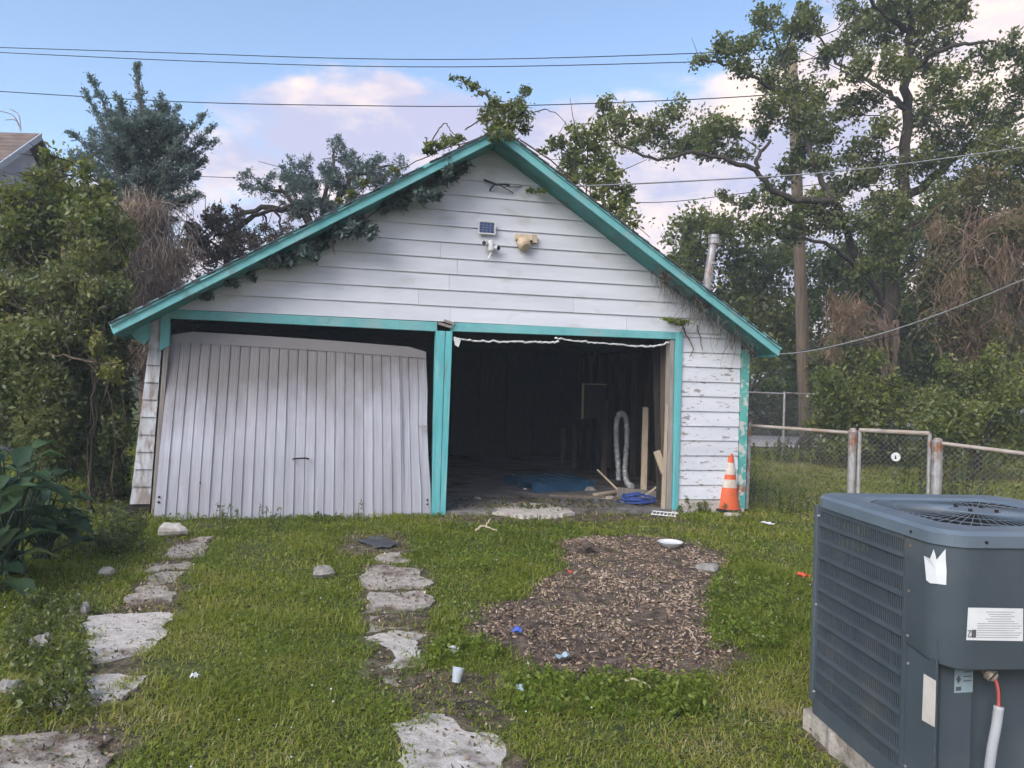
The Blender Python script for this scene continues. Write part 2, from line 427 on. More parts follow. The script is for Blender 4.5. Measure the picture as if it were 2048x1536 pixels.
def strands(mb, tops, length, r=.008, bend=.25, n=5):
    """tangled hanging stems: each wanders sideways while it falls, some loop back up"""
    for p in tops:
        L_ = length * rng.uniform(.3, 1.2); q = np.asarray(p, float); pts = [q]; n_ = n + 3
        d = np.array([rng.normal() * bend * 1.6, rng.normal() * bend, -.6 + rng.normal() * .5])
        for i in range(n_):
            d = .72 * d + .28 * np.array([rng.normal() * bend * 2.2, rng.normal() * bend * 1.5, -1 + rng.normal() * .7]); q = q + d * L_ / n_
            if q[2] < .02: break
            pts.append(q)
        if len(pts) > 2: mb.tube(pts, r * rng.uniform(.5, 1.4), r * .4, 3, False)


def sprays(mbv, mbf, rn, p0, p1, width, n, ln, up=.4):
    """feathery conifer plume along p0 -> p1: many short side branchlets, each set with small scale leaves"""
    p0, p1 = np.asarray(p0), np.asarray(p1); d = p1 - p0; L_ = np.linalg.norm(d); dn = d / L_
    per = 12; m = max(3, int(n * 1.5) // per); t = rng.random(m) ** .75
    perp = rng.normal(size=(m, 3)); perp -= np.outer(perp @ dn, dn); perp = nrm(perp)
    bl = (width * 1.5 * (1.15 - t) * rng.uniform(.5, 1.3, m) + .04)
    bd = nrm(perp * .75 + dn * .8 + np.array([0, 0, up * .5]) + rng.normal(size=(m, 3)) * .2)
    b0 = p0 + np.outer(t, d)
    f = (np.arange(per)[None, :] + rng.random((m, per))) / per
    c = b0[:, None] + bd[:, None] * (bl[:, None] * f)[..., None] + rng.normal(size=(m, per, 3)) * (.018 + .05 * bl[:, None, None])
    c[..., 2] -= .10 * bl[:, None] * f ** 2
    c = c.reshape(-1, 3); ax = nrm(np.repeat(bd, per, 0) + rng.normal(size=(m * per, 3)) * .55)
    V, Fq = leaf_arrays(c, ln * rng.uniform(.4, 1.0, len(c)), .38, .3, ax, .85, 0)
    mbf.append(Fq + sum(len(x) for x in mbv)); mbv.append(V)
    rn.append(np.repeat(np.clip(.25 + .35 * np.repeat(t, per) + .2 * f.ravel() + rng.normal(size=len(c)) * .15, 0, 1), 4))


# ------------------------------------------------------------------ ground
def vnoise(x, y, s=1.0, seed=0):
    """smooth pseudo-noise, about -1..1"""
    r = np.random.default_rng(100 + seed); out = 0
    for k in range(7):
        a = r.uniform(0, 2 * math.pi); f = s * r.uniform(.5, 2.2); ph = r.uniform(0, 6.28)
        out = out + np.sin((x * math.cos(a) + y * math.sin(a)) * f + ph)
    return out / 3.2


def gz(x, y):
    """height of the yard"""
    near = np.clip((np.asarray(y) - 2.0) / 1.0, 0, 1)
    return .016 * vnoise(x, y, 2.4, 1) * near + .010 * vnoise(x, y, 6, 2) * near - .012


def pip(px, py, poly):
    poly = np.asarray(poly); inside = np.zeros(len(px), bool); j = len(poly) - 1
    for i in range(len(poly)):
        xi, yi = poly[i][:2]; xj, yj = poly[j][:2]
        c = ((yi > py) != (yj > py)) & (px < (xj - xi) * (py - yi) / (yj - yi + 1e-12) + xi); inside ^= c; j = i
    return inside


def gpoly(px): return np.array([gnd(u, v) for u, v in px])


SLABS = [  # concrete pieces of the two wheel tracks, photo pixels: (track, outline)
    (0, [(176, 1234), (255, 1229), (345, 1226), (330, 1258), (312, 1292), (290, 1326), (225, 1322), (160, 1330), (166, 1300), (180, 1262)]),
    (0, [(122, 1362), (205, 1350), (303, 1345), (280, 1372), (252, 1396), (170, 1402), (95, 1416), (90, 1396)]),
    (0, [(258, 1187), (310, 1181), (357, 1182), (346, 1206), (295, 1208), (244, 1210)]),
    (0, [(292, 1150), (330, 1140), (372, 1142), (356, 1164), (318, 1168), (284, 1170)]),
    (0, [(334, 1096), (380, 1078), (428, 1072), (402, 1112), (362, 1117), (326, 1116)]),
    (0, [(-30, 1478), (70, 1466), (150, 1470), (225, 1462), (205, 1500), (196, 1560), (-30, 1580)]),
    (1, [(734, 1268), (790, 1258), (856, 1262), (842, 1296), (840, 1326), (800, 1340), (760, 1346), (736, 1312)]),
    (1, [(752, 1352), (800, 1344), (868, 1340), (836, 1364), (812, 1374), (776, 1374)]),
    (1, [(792, 1446), (850, 1428), (915, 1434), (985, 1466), (1030, 1512), (1075, 1570), (930, 1590), (812, 1585), (800, 1500)]),
    (1, [(722, 1134), (770, 1128), (830, 1138), (860, 1164), (842, 1176), (800, 1178), (730, 1176)]),
    (1, [(730, 1182), (800, 1182), (846, 1180), (864, 1190), (858, 1218), (806, 1226), (736, 1224)]),
    (1, [(734, 1231), (790, 1229), (852, 1226), (862, 1254), (800, 1254), (734, 1262)]),
    (1, [(752, 1106), (800, 1104), (824, 1122), (760, 1124)]),
    (0, [(306, 1124), (350, 1120), (394, 1122), (380, 1138), (340, 1138), (300, 1142)]),
    (0, [(272, 1172), (320, 1170), (362, 1168), (356, 1180), (300, 1181), (266, 1186)]),
    (0, [(158, 1334), (220, 1328), (292, 1330), (300, 1342), (210, 1346), (140, 1354)]),
]
MULCH = gpoly([(1112, 1080), (1200, 1067), (1300, 1072), (1345, 1080), (1450, 1100), (1470, 1108), (1430, 1140), (1420, 1180), (1413, 1225), (1425, 1262), (1470, 1295), (1430, 1318),
               (1390, 1343), (1270, 1348), (1180, 1334), (1100, 1330), (1010, 1322), (975, 1290), (930, 1250), (985, 1212), (1060, 1185), (1105, 1150), (1128, 1120)])
SOIL = [gpoly(p) for p in (
    [(845, 1255), (900, 1270), (880, 1300), (838, 1300)], [(800, 1385), (880, 1340), (1000, 1345), (1010, 1420), (1020, 1470), (930, 1430), (820, 1430)],
    [(0, 1450), (240, 1445), (230, 1536), (0, 1560)], [(85, 1400), (280, 1380), (260, 1420), (100, 1432)], [(330, 1080), (440, 1070), (400, 1130), (320, 1130)],
    [(285, 1120), (380, 1120), (370, 1225), (250, 1225)], [(240, 1205), (360, 1205), (345, 1232), (176, 1236)], [(150, 1325), (295, 1322), (303, 1348), (120, 1364)], [(735, 1255), (862, 1250), (852, 1272), (738, 1276)], [(745, 1340), (870, 1335), (866, 1385), (770, 1385)], [(690, 1065), (830, 1065), (830, 1105), (690, 1110)], [(880, 1020), (1370, 1010), (1370, 1040), (870, 1045)],
    [(1330, 1340), (1500, 1290), (1440, 1345)], [(725, 1128), (860, 1135), (862, 1260), (730, 1260)], [(1600, 1400), (2048, 1440), (2048, 1600), (1700, 1600)])]
SLABP = [gpoly(p) for _, p in SLABS]
GARP = np.array([G(s, t, 0) for s, t in ((-3.2, .02), (3.95, .02), (3.95, 7.2), (-3.2, 7.2))])

xs = np.concatenate([-np.geomspace(300, 8.2, 26), np.arange(-8, 8.01, .1), np.geomspace(8.2, 300, 26)])
ys = np.concatenate([[-60, -30, -14, -6, -2, .5], np.arange(2, 13.01, .1), np.geomspace(13.3, 500, 40)])
XX, YY = np.meshgrid(xs, ys)
ZZ = gz(XX, YY)
nx, ny = len(xs), len(ys)
V = np.stack([XX.ravel(), YY.ravel(), ZZ.ravel()], 1)
ii = (np.arange(ny - 1)[:, None] * nx + np.arange(nx - 1)[None, :]).ravel()
Fq = np.stack([ii, ii + 1, ii + nx + 1, ii + nx], 1)
jx, jy = V[:, 0] + .06 * vnoise(V[:, 0], V[:, 1], 9, 5), V[:, 1] + .06 * vnoise(V[:, 0], V[:, 1], 9, 6)
bare = np.zeros(len(V))
for p in SOIL + SLABP: bare = np.maximum(bare, pip(jx, jy, p) * .8)
bare = np.maximum(bare, pip(jx, jy, MULCH) * 1.0)
gm = bpy.data.materials.new('yard_soil'); gm.use_nodes = True
nt = gm.node_tree; b = nt.nodes['Principled BSDF']; b.inputs['Roughness'].default_value = 1; b.inputs['Specular IOR Level'].default_value = .1
a_ = nt.nodes.new('ShaderNodeAttribute'); a_.attribute_name = 'rnd'
n1 = nt.nodes.new('ShaderNodeTexNoise'); n1.inputs['Scale'].default_value = 14; n1.inputs['Detail'].default_value = 8
tc_ = nt.nodes.new('ShaderNodeTexCoord'); nt.links.new(tc_.outputs['Object'], n1.inputs['Vector'])
r1 = nt.nodes.new('ShaderNodeValToRGB'); r1.color_ramp.elements[0].color = (.055, .066, .024, 1); r1.color_ramp.elements[1].color = (.13, .145, .045, 1)
r2 = nt.nodes.new('ShaderNodeValToRGB'); r2.color_ramp.elements[0].color = (.06, .046, .036, 1); r2.color_ramp.elements[1].color = (.20, .15, .115, 1)
for r_ in (r1, r2):
    r_.color_ramp.elements[0].position = .35; r_.color_ramp.elements[1].position = .68; nt.links.new(n1.outputs['Fac'], r_.inputs[0])
mx = nt.nodes.new('ShaderNodeMix'); mx.data_type = 'RGBA'
nt.links.new(a_.outputs['Fac'], mx.inputs['Factor']); nt.links.new(r1.outputs[0], mx.inputs['A']); nt.links.new(r2.outputs[0], mx.inputs['B'])
nt.links.new(mx.outputs['Result'], b.inputs['Base Color'])
bp = nt.nodes.new('ShaderNodeBump'); bp.inputs['Strength'].default_value = .8; bp.inputs['Distance'].default_value = .03
n2 = nt.nodes.new('ShaderNodeTexNoise'); n2.inputs['Scale'].default_value = 45; n2.inputs['Detail'].default_value = 6
nt.links.new(tc_.outputs['Object'], n2.inputs['Vector']); nt.links.new(n2.outputs['Fac'], bp.inputs['Height']); nt.links.new(bp.outputs[0], b.inputs['Normal'])
ground = np_mesh('ground', V, Fq, gm, None, bare)
tag(ground, kind='structure')
# pale gravel road beyond the tall chain link fence
m = MB(); m.add([(3, 20.5, .03), (10.5, 20.5, .03), (12.5, 25.5, .03), (3, 25.5, .03)], [(0, 1, 2, 3)])
tag(m.build('gravel_road', 'gravel'), kind='structure')


def jag(poly, step=.05, amp=.012, low=0.0):
    """outline with small irregular steps"""
    out = []
    for i in range(len(poly)):
        p, q = np.asarray(poly[i], float), np.asarray(poly[(i + 1) % len(poly)], float); n = max(1, int(np.linalg.norm(q - p) / step))
        for k in range(n):
            c_ = p + (q - p) * k / n; out.append(c_ + np.array([rng.normal() * amp + low * vnoise(c_[0], c_[1], 11, 71), rng.normal() * amp + low * vnoise(c_[0], c_[1], 11, 72), 0]))
    return out


tracks = [tag(empty('concrete_track', gnd(250, 1280)), kind='structure'), tag(empty('concrete_track', gnd(790, 1300)), kind='structure')]
tracks[0]['label'] = 'broken concrete wheel track in the grass towards the closed metal door'
tracks[1]['label'] = 'broken concrete wheel track in the grass towards the teal middle post'
for k, (ti, px) in enumerate(SLABS):
    poly = jag(gpoly(px), .035, .010, .03); o0 = np.array(tracks[ti].location)
    ztop = -.008 + .010 * rng.random()
    m = MB(); tlt = rng.normal(size=2) * .01; c = np.mean(poly, 0)
    m.prism([np.array([p[0], p[1], ztop + (p[0] - c[0]) * tlt[0] + (p[1] - c[1]) * tlt[1]]) - o0 for p in poly], (0, 0, -.09))
    m.build('slab', 'pale_concrete' if k in (0, 1, 6, 8) else 'concrete', tracks[ti])


# ------------------------------------------------------------------ garage
gar = tag(empty('garage', GO, TH), 'white clapboard two bay garage with teal trim and a sagging metal door', 'garage')
AP, APZ, SLL, SLR = .5, 4.33, .603, .648            # apex position and height of the roof underside, slopes
def roofz(s): return APZ - SLL * (AP - s) if s < AP else APZ - SLR * (s - AP)
def roof_s(z): return AP - (APZ - z) / SLL, AP + (APZ - z) / SLR
SL0, SL1, SR1 = -3.18, -3.36, 3.84                  # wall ends: left top, left bottom (the wall leans), right
def wall_left(z): return SL1 + (SL0 - SL1) * min(1, max(0, z / 2.13))
def open_left(z): return -3.125 + .09 * min(1, max(0, z / 2.13))
DEPTH = 6.6
m = MB()                                             # sheathing behind the boards
l_, r_ = roof_s(2.26)
m.prism([(l_, .012, 2.26), (r_, .012, 2.26), (AP, .012, APZ)], (0, .06, 0))
m.prism([(wall_left(0) + .02, .012, .12), (open_left(0), .012, .12), (open_left(2.2), .012, 2.2), (wall_left(2.2) + .02, .012, 2.2)], (0, .06, 0))
m.prism([(2.94, .012, .12), (SR1, .012, .12), (SR1, .012, 2.26), (2.94, .012, 2.26)], (0, .06, 0))
front = m.build('front_wall', 'dark_wood', gar)


def lap(sa0, sb0, sa1, sb1, z0, z1, mat, parent, t0=-.024, t1=-.006, flip=None):
    """one clapboard: proud lower edge, tucked upper edge"""
    j = rng.normal() * .0015; th = .012
    m = MB().hexa([(sa0, t0, z0 + j), (sb0, t0, z0 + j * .5), (sb0, t0 + th, z0 + j), (sa0, t0 + th, z0 + j), (sa1, t1, z1), (sb1, t1, z1), (sb1, t1 + th, z1), (sa1, t1 + th, z1)])
    return m.build('board', mat, parent)


ROW = .187
z = .15
while z < 2.25:                                      # panels beside the openings
    z1 = min(z + ROW + .008, 2.262)
    lap(wall_left(z), open_left(z) - .03, wall_left(z1), open_left(z1) - .03, z, z1, MT['bare_siding'], front)
    lap(3.0, 3.83, 3.0, 3.83, z, z1, MT['peeling_siding'] if z < 1.9 else MT['white_siding'], front)
    z += ROW
z = 2.258
row = 0
while z < 4.25:                                      # gable
    z1 = z + ROW + .006
    (a0, b0), (a1, b1) = roof_s(z), roof_s(min(z1, APZ - .01))
    a0, b0 = max(a0, wall_left(2.2)), min(b0, 3.83); a1, b1 = max(a1, wall_left(2.2)), min(b1, 3.83)
    cuts = []
    if b0 - a0 > 4.2: cuts = sorted([a0 + (b0 - a0) * (.28 + .2 * rng.random())] + ([a0 + (b0 - a0) * (.68 + .15 * rng.random())] if b0 - a0 > 5.5 else []))
    e0 = [a0] + cuts + [b0]; e1 = [a1] + cuts + [b1]
    for i in range(len(e0) - 1):
        g_ = .0015
        lap(e0[i] + g_, e0[i + 1] - g_, e1[i] + g_, e1[i + 1] - g_, z, min(z1, APZ - .01), MT['white_siding'], front)
    z += ROW; row += 1

# header beams, posts, corner boards
m = MB().hexa([(-3.0, -.035, 2.158), (-.10, -.035, 2.140), (-.10, .05, 2.140), (-3.0, .05, 2.158), (-3.0, -.035, 2.256), (-.10, -.035, 2.250), (-.10, .05, 2.250), (-3.0, .05, 2.256)])
m.build('header_beam', 'teal', gar, bevel=.004)
m = MB().hexa([(.06, -.033, 2.150), (2.90, -.033, 2.168), (2.90, .05, 2.168), (.06, .05, 2.150), (.06, -.033, 2.252), (2.90, -.033, 2.262), (2.90, .05, 2.262), (.06, .05, 2.252)])
m.build('header_beam', 'teal', gar, bevel=.004)
m = MB().beam((-.09, -.03, 2.235), (.07, -.032, 2.195), .03, .07, (0, 1, 0)).beam((-.02, -.04, 2.27), (.10, -.04, 2.235), .03, .035, (0, 1, 0))
m.build('broken_splice', 'grey_wood', gar)
pt0, pt1, pb0, pb1 = W(871, 662)[0], W(904, 664)[0], W(862, 1030)[0], W(890, 1028)[0]
for (a, b_, c, d, dt) in ((pt0, (pt0 + pt1) / 2 + .01, pb0, (pb0 + pb1) / 2 + .012, -.055), ((pt0 + pt1) / 2 + .014, pt1, (pb0 + pb1) / 2 + .016, pb1, -.048)):
    m = MB().hexa([(c, dt, -.03), (d, dt, -.03), (d, .09, -.03), (c, .09, -.03), (a, dt, 2.146), (b_, dt, 2.148), (b_, .09, 2.148), (a, .09, 2.146)])
    m.build('door_post', 'teal_post', gar, bevel=.005)
m = MB().hexa([(2.93, -.05, .02), (3.0, -.05, .02), (3.0, .07, .02), (2.93, .07, .02), (2.905, -.05, 2.262), (3.0, -.05, 2.262), (3.0, .07, 2.262), (2.905, .07, 2.262)])
m.build('door_post', 'teal_post', gar, bevel=.004)
m = MB().hexa([(2.855, -.02, .0), (2.925, -.02, .0), (2.925, .10, .0), (2.855, .10, .0), (2.845, -.02, 2.16), (2.90, -.02, 2.16), (2.90, .10, 2.16), (2.845, .10, 2.16)])
m.build('door_jamb', 'grey_wood', gar)
m = MB().hexa([(2.80, -.01, .0), (2.845, -.01, .0), (2.845, .03, .0), (2.80, .03, .0), (2.832, -.01, 1.35), (2.845, -.01, 1.35), (2.845, .03, 1.35), (2.832, .03, 1.35)])
m.build('split_jamb_strip', 'pale_wood', gar)
m = MB().hexa([(-3.135, -.03, .0), (-3.10, -.03, .0), (-3.10, .07, .0), (-3.135, .07, .0), (-3.05, -.03, 1.86), (-3.0, -.03, 1.86), (-3.0, .07, 1.86), (-3.05, .07, 1.86)])
m.build('door_post', 'grey_wood', gar)
m = MB().hexa([(-3.09, -.045, 1.80), (-3.0, -.045, 1.86), (-3.0, .05, 1.86), (-3.09, .05, 1.80), (-3.085, -.045, 2.257), (-3.003, -.045, 2.257), (-3.003, .05, 2.257), (-3.085, .05, 2.257)])
m.build('door_post', 'teal', gar, bevel=.004)
m = MB().hexa([(3.84, -.04, .04), (3.935, -.04, .04), (3.935, .05, .04), (3.84, .05, .04), (3.84, -.04, 2.08), (3.945, -.04, 2.08), (3.945, .05, 2.08), (3.84, .05, 2.08)])
m.build('corner_board', 'teal_peel', gar)
m = MB().prism([(-3.42, -.05, 2.02), (-3.19, -.05, 2.1), (-3.19, -.05, 1.93), (-3.25, -.05, 1.86), (-3.34, -.05, 1.93)], (0, .07, 0))
m.build('eave_bracket', 'teal', gar)
# foundation and floor
m = MB().prism([(2.93, -.035, -.05), (3.93, -.035, -.05), (3.93, -.035, .13), (2.93, -.035, .145)], (0, .12, 0)); m.build('foundation', 'pale_concrete', gar)
m = MB().prism([(-3.36, .0, -.05), (-3.15, .0, -.05), (-3.15, .0, .14), (-3.36, .0, .14)], (0, .12, 0)); m.build('foundation', 'dark_wood', gar)
fl = [(a, np.interp(a, (-3.1, -.2, .4, 1.2, 2.0, 2.85), (.02, .0, -.06, -.12, -.08, -.03)) + rng.normal() * .012) for a in np.linspace(-3.1, 2.85, 60)]
m = MB().prism([(p[0], p[1], .035) for p in fl] + [(3.8, .05, .035), (3.8, DEPTH, .035), (-3.1, DEPTH, .035)], (0, 0, -.1)); m.build('floor_slab', 'garage_floor', gar)
pp = [to_g(gnd(u, v, .045)) for u, v in ((985, 1022), (1005, 1006), (1060, 1003), (1120, 1010), (1146, 1022), (1100, 1029), (1030, 1028))]
m = MB().prism([(p[0], p[1], .0375) for p in jag(pp, .04, .02, .03)], (0, 0, -.06)); m.build('floor_patch', 'pale_concrete', gar)
# side and back walls with boards outside and studs inside
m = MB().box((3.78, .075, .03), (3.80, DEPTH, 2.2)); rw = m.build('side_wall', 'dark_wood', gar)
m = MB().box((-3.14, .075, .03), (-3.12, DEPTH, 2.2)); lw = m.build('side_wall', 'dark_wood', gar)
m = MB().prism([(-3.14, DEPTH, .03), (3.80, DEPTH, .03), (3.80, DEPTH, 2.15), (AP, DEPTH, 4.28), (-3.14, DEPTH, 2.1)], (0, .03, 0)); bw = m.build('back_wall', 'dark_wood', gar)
for k in range(11):
    z0 = .13 + k * ROW
    MB().hexa([(3.80, .06, z0), (3.825, .06, z0), (3.825, DEPTH, z0), (3.80, DEPTH, z0), (3.80, .06, z0 + ROW), (3.808, .06, z0 + ROW), (3.808, DEPTH, z0 + ROW), (3.80, DEPTH, z0 + ROW)]).build('board', 'white_siding', rw)
    MB().hexa([(-3.165, .08, z0), (-3.14, .08, z0), (-3.14, DEPTH, z0), (-3.165, DEPTH, z0), (-3.148, .08, z0 + ROW), (-3.14, .08, z0 + ROW), (-3.14, DEPTH, z0 + ROW), (-3.148, DEPTH, z0 + ROW)]).build('board', 'white_siding', lw)
for k in range(11):
    t_ = .35 + k * .58
    MB().box((3.68, t_, .035), (3.779, t_ + .045, 2.15)).build('stud', 'old_wood', rw)
for k in range(12):
    s_ = -3.0 + k * .58
    MB().box((s_, DEPTH - .1, .035), (s_ + .045, DEPTH - .002, roofz(s_ + .02) - .05)).build('stud', 'dark_wood', bw)
for k in range(6):
    t_ = .9 + k * 1.05
    MB().box((-3.1, t_, 2.16), (3.78, t_ + .045, 2.28)).build('ceiling_joist', 'dark_wood', gar)
# roof: decks, shingle courses, soffit, fascia
TF, TB = -.45, DEPTH + .3
ROOF = {}
for sd_, s_e, sl in ((-1, -3.44, SLL), (1, 4.10, SLR)):
    def P(s, t, h): return (s, t, roofz(s) + h)
    m = MB().hexa([P(s_e, TF + .03, .012), P(AP, TF + .03, .012), P(AP, TB, .012), P(s_e, TB, .012), P(s_e, TF + .03, .10), P(AP, TF + .03, .10), P(AP, TB, .10), P(s_e, TB, .10)])
    rf = m.build('roof', 'dark_wood', gar); ROOF[sd_] = rf
    m = MB().hexa([P(s_e + sd_ * -.02, TF + .03, 0), P(AP - sd_ * .0, TF + .03, 0), P(AP, .05, 0), P(s_e - sd_ * .02, .05, 0), P(s_e - sd_ * .02, TF + .03, .01), P(AP, TF + .03, .01), P(AP, .05, .01), P(s_e - sd_ * .02, .05, .01)])
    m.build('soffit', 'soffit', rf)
    nC = 26
    for k in range(nC):
        f0, f1 = k / nC, (k + 1.35) / nC
        sa = s_e - sd_ * -.03 + (AP - s_e) * f0 if k else s_e + sd_ * .03
        sb = s_e + (AP - s_e) * min(1, f1)
        h0, h1 = .128, .104
        zz = lambda s, h: (roofz(s) if abs(s - AP) <= abs(s_e - AP) else roofz(s_e) - (abs(s - s_e)) * sl) + h
        jt = TF - .035 + rng.normal() * .006
        MB().hexa([(sa, jt, zz(sa, h0 - .016)), (sb, jt, zz(sb, h1 - .012)), (sb, TB, zz(sb, h1 - .012)), (sa, TB, zz(sa, h0 - .016)),
                   (sa, jt, zz(sa, h0)), (sb, jt, zz(sb, h1)), (sb, TB, zz(sb, h1)), (sa, TB, zz(sa, h0))]).build('shingle', 'shingle', rf)
    # rake board and a thin upper trim
    e_ = s_e - sd_ * 0
    m = MB().hexa([(e_, TF, roofz(e_) - .012), (AP, TF, APZ - .012), (AP, TF + .028, APZ - .012), (e_, TF + .028, roofz(e_) - .012),
                   (e_ + sd_ * .035, TF, roofz(e_) + .085), (AP, TF, APZ + .118), (AP, TF + .028, APZ + .118), (e_ + sd_ * .035, TF + .028, roofz(e_) + .085)])
    m.build('fascia_board', 'teal', rf, bevel=.004)
    m = MB().hexa([(e_ + sd_ * .02, TF - .022, roofz(e_) + .066), (AP, TF - .022, APZ + .082), (AP, TF - .001, APZ + .082), (e_ + sd_ * .02, TF - .001, roofz(e_) + .066),
                   (e_ + sd_ * .04, TF - .022, roofz(e_) + .104), (AP, TF - .022, APZ + .118), (AP, TF - .001, APZ + .118), (e_ + sd_ * .04, TF - .001, roofz(e_) + .104)])
    m.build('trim_strip', 'teal', rf)
    # eave board along the low edge
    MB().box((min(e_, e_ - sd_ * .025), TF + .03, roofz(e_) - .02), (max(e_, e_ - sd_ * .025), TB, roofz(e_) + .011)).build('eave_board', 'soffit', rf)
    for k in range(11):                                  # rafters seen from inside
        t_ = .1 + k * .62
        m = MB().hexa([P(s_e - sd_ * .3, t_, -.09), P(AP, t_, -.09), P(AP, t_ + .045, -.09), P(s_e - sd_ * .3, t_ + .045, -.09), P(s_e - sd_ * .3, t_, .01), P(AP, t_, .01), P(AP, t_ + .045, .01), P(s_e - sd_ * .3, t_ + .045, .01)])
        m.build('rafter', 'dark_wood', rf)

# hanging metal door, tilted, of ribbed sheet panels
dTL, dTR, dBL, dBR = W(345, 662, .10), W(851, 697, .10), W(307, 1046, -.14), W(861, 1030, -.02)
def dpt(a, b_, out=0.0):
    p = (dTL * (1 - a) + dTR * a) * (1 - b_) + (dBL * (1 - a) + dBR * a) * b_
    bow = -.05 * math.sin(b_ * math.pi) * (1 if a < .9 else .5)
    p = p + np.array([.012 * math.sin(b_ * 9) * (a > .93), bow - out, -.045 * math.sin(math.pi * a) * (1 - b_) * -.28 - .03 * math.sin(math.pi * a) * b_])
    return p
door = MB().hexa([dpt(.01, .99, -.03), dpt(.99, .99, -.03), dpt(.99, .99, -.01), dpt(.01, .99, -.01), dpt(.01, .02, -.03), dpt(.99, .02, -.03), dpt(.99, .02, -.01), dpt(.01, .02, -.01)]).build('garage_door', 'dark_wood', gar)
NP = 27
for k in range(NP):
    a0, a1 = k / NP, (k + 1) / NP
    w = a1 - a0
    prof = [(a0, 0), (a0 + w * .12, .0), (a0 + w * .34, .0012), (a0 + w * .38, .0002), (a0 + w * .62, .0002), (a0 + w * .66, .0012), (a0 + w * .85, .0), (a0 + w * .89, .014), (a0 + w * .95, .014), (a1 + w * .004, -.001)]
    bs = [.045 + .008 * math.sin(k * .9), .25, .45, .65, .85, .955, 1.0]
    dent = rng.normal() * .003
    vs = [dpt(a, b_, o + dent * math.sin(b_ * 5 + k)) for b_ in bs for a, o in prof]
    n = len(prof); fs = [(i * n + j, i * n + j + 1, (i + 1) * n + j + 1, (i + 1) * n + j) for i in range(len(bs) - 1) for j in range(n - 1)]
    MB().add(vs, fs).build('panel', 'door_metal', door)
NTop = 14                                                # flat, stained top rail
vs = [dpt(i / NTop, b_, .012) for b_ in (-.002, .03, .06) for i in range(NTop + 1)]
for i, b_ in ((0, 0), (NTop, 0)): vs[i] = dpt(i / NTop, .02, .012)
MB().add(vs, [(r * (NTop + 1) + i, r * (NTop + 1) + i + 1, (r + 1) * (NTop + 1) + i + 1, (r + 1) * (NTop + 1) + i) for r in range(2) for i in range(NTop)]).build('top_rail', 'door_metal', door)
m = MB()
for (u0, v0, u1, v1) in ((586, 919, 617, 918),):
    p, q = W(u0, v0, -.13), W(u1, v1, -.13); m.tube([p + (0, .04, 0), p + (0, -.005, .004), p + (.03, -.02, .012), q + (-.03, -.02, .012), q + (0, -.005, 0), q + (0, .04, 0)], .009, None, 6)
m.build('door_handle', 'black', door)
p = W(845, 853, -.04); m = MB().beam(p + (-.045, -.01, 0), p + (.055, -.01, 0), .02, .022).beam(p + (.005, -.02, .02), p + (.005, -.02, -.03), .03, .02, (0, 1, 0)); m.build('door_latch', 'galv', door)
for (u, v, r_) in ((319, 990, .012), (318, 1000, .012), (853, 1002, .012), (853, 1011, .012), (404, 961, .008)):
    p = W(u, v, 0); bfr = (p[2] - dTL[2]) / (dBL[2] - dTL[2]); afr = (p[0] - (dTL[0] + (dBL[0] - dTL[0]) * bfr)) / ((dTR[0] + (dBR[0] - dTR[0]) * bfr) - (dTL[0] + (dBL[0] - dTL[0]) * bfr))
    c = dpt(min(.985, max(.012, afr)), bfr, .008)
    MB().lathe([(0, 0), (r_, 0), (r_, .006), (0, .006)], 10).build('bolt_hole', 'black', door).matrix_local = Matrix.Translation(Vector(c)) @ Matrix.Rotation(math.pi / 2, 4, 'X')
c = dpt(.565, .955, .02); MB().prism([c + np.array(q) for q in ((-.03, 0, -.008), (.0, 0, -.012), (.03, 0, -.012), (.028, 0, .02), (.012, 0, .022), (.008, 0, .006))], (0, .004, 0)).build('torn_hole', 'black', door)
# ragged white weather strip hanging under the right header
m = MB()
for px in ([(908, 676), (935, 680), (985, 683), (1040, 684), (1085, 685), (1118, 683)], [(1110, 676), (1150, 682), (1200, 686), (1260, 691), (1310, 692), (1338, 684)]):
    pts = wob([W(u, v, -.03) for u, v in px], 9, .006)
    m.tube(pts, [.007 + .007 * rng.random() for _ in pts], None, 5)
m.prism([W(907, 675, -.035), W(922, 680, -.035), W(917, 694, -.035), W(910, 690, -.035)], (0, .02, 0))
m.build('torn_weather_strip', 'white_plastic', gar)
# flue pipe through the far slope
fp = at(1415, 560, 10.6); q = at(1428, 470, 10.6)
m = MB().tube([to_g(fp) - (0, 0, .9), to_g(fp), to_g(q) - (0, 0, .05)], .055, None, 12).tube([to_g(q) - (0, 0, .13), to_g(q) - (0, 0, .06)], .078, .078, 12).tube([to_g(q) - (0, 0, .05), to_g(q)], .07, .07, 12)
m.tube([to_g(q) - (0, 0, .42), to_g(q) - (0, 0, .39)], .065, .065, 12)
m.build('flue_pipe', 'galv', ROOF[1], smooth=False)


# ------------------------------------------------------------------ things fixed to the gable
def gpt(u, v, t=-.03): return GO + EX * W(u, v, t)[0] + EY * t + np.array([0, 0, W(u, v, t)[2]])
def gthing(name, u, v, t, label, cat):
    """an empty on the gable at a photo pixel, turned with the wall; its local x runs along the wall, -y towards the yard"""
    return tag(empty(name, gpt(u, v, t), TH), label, cat)


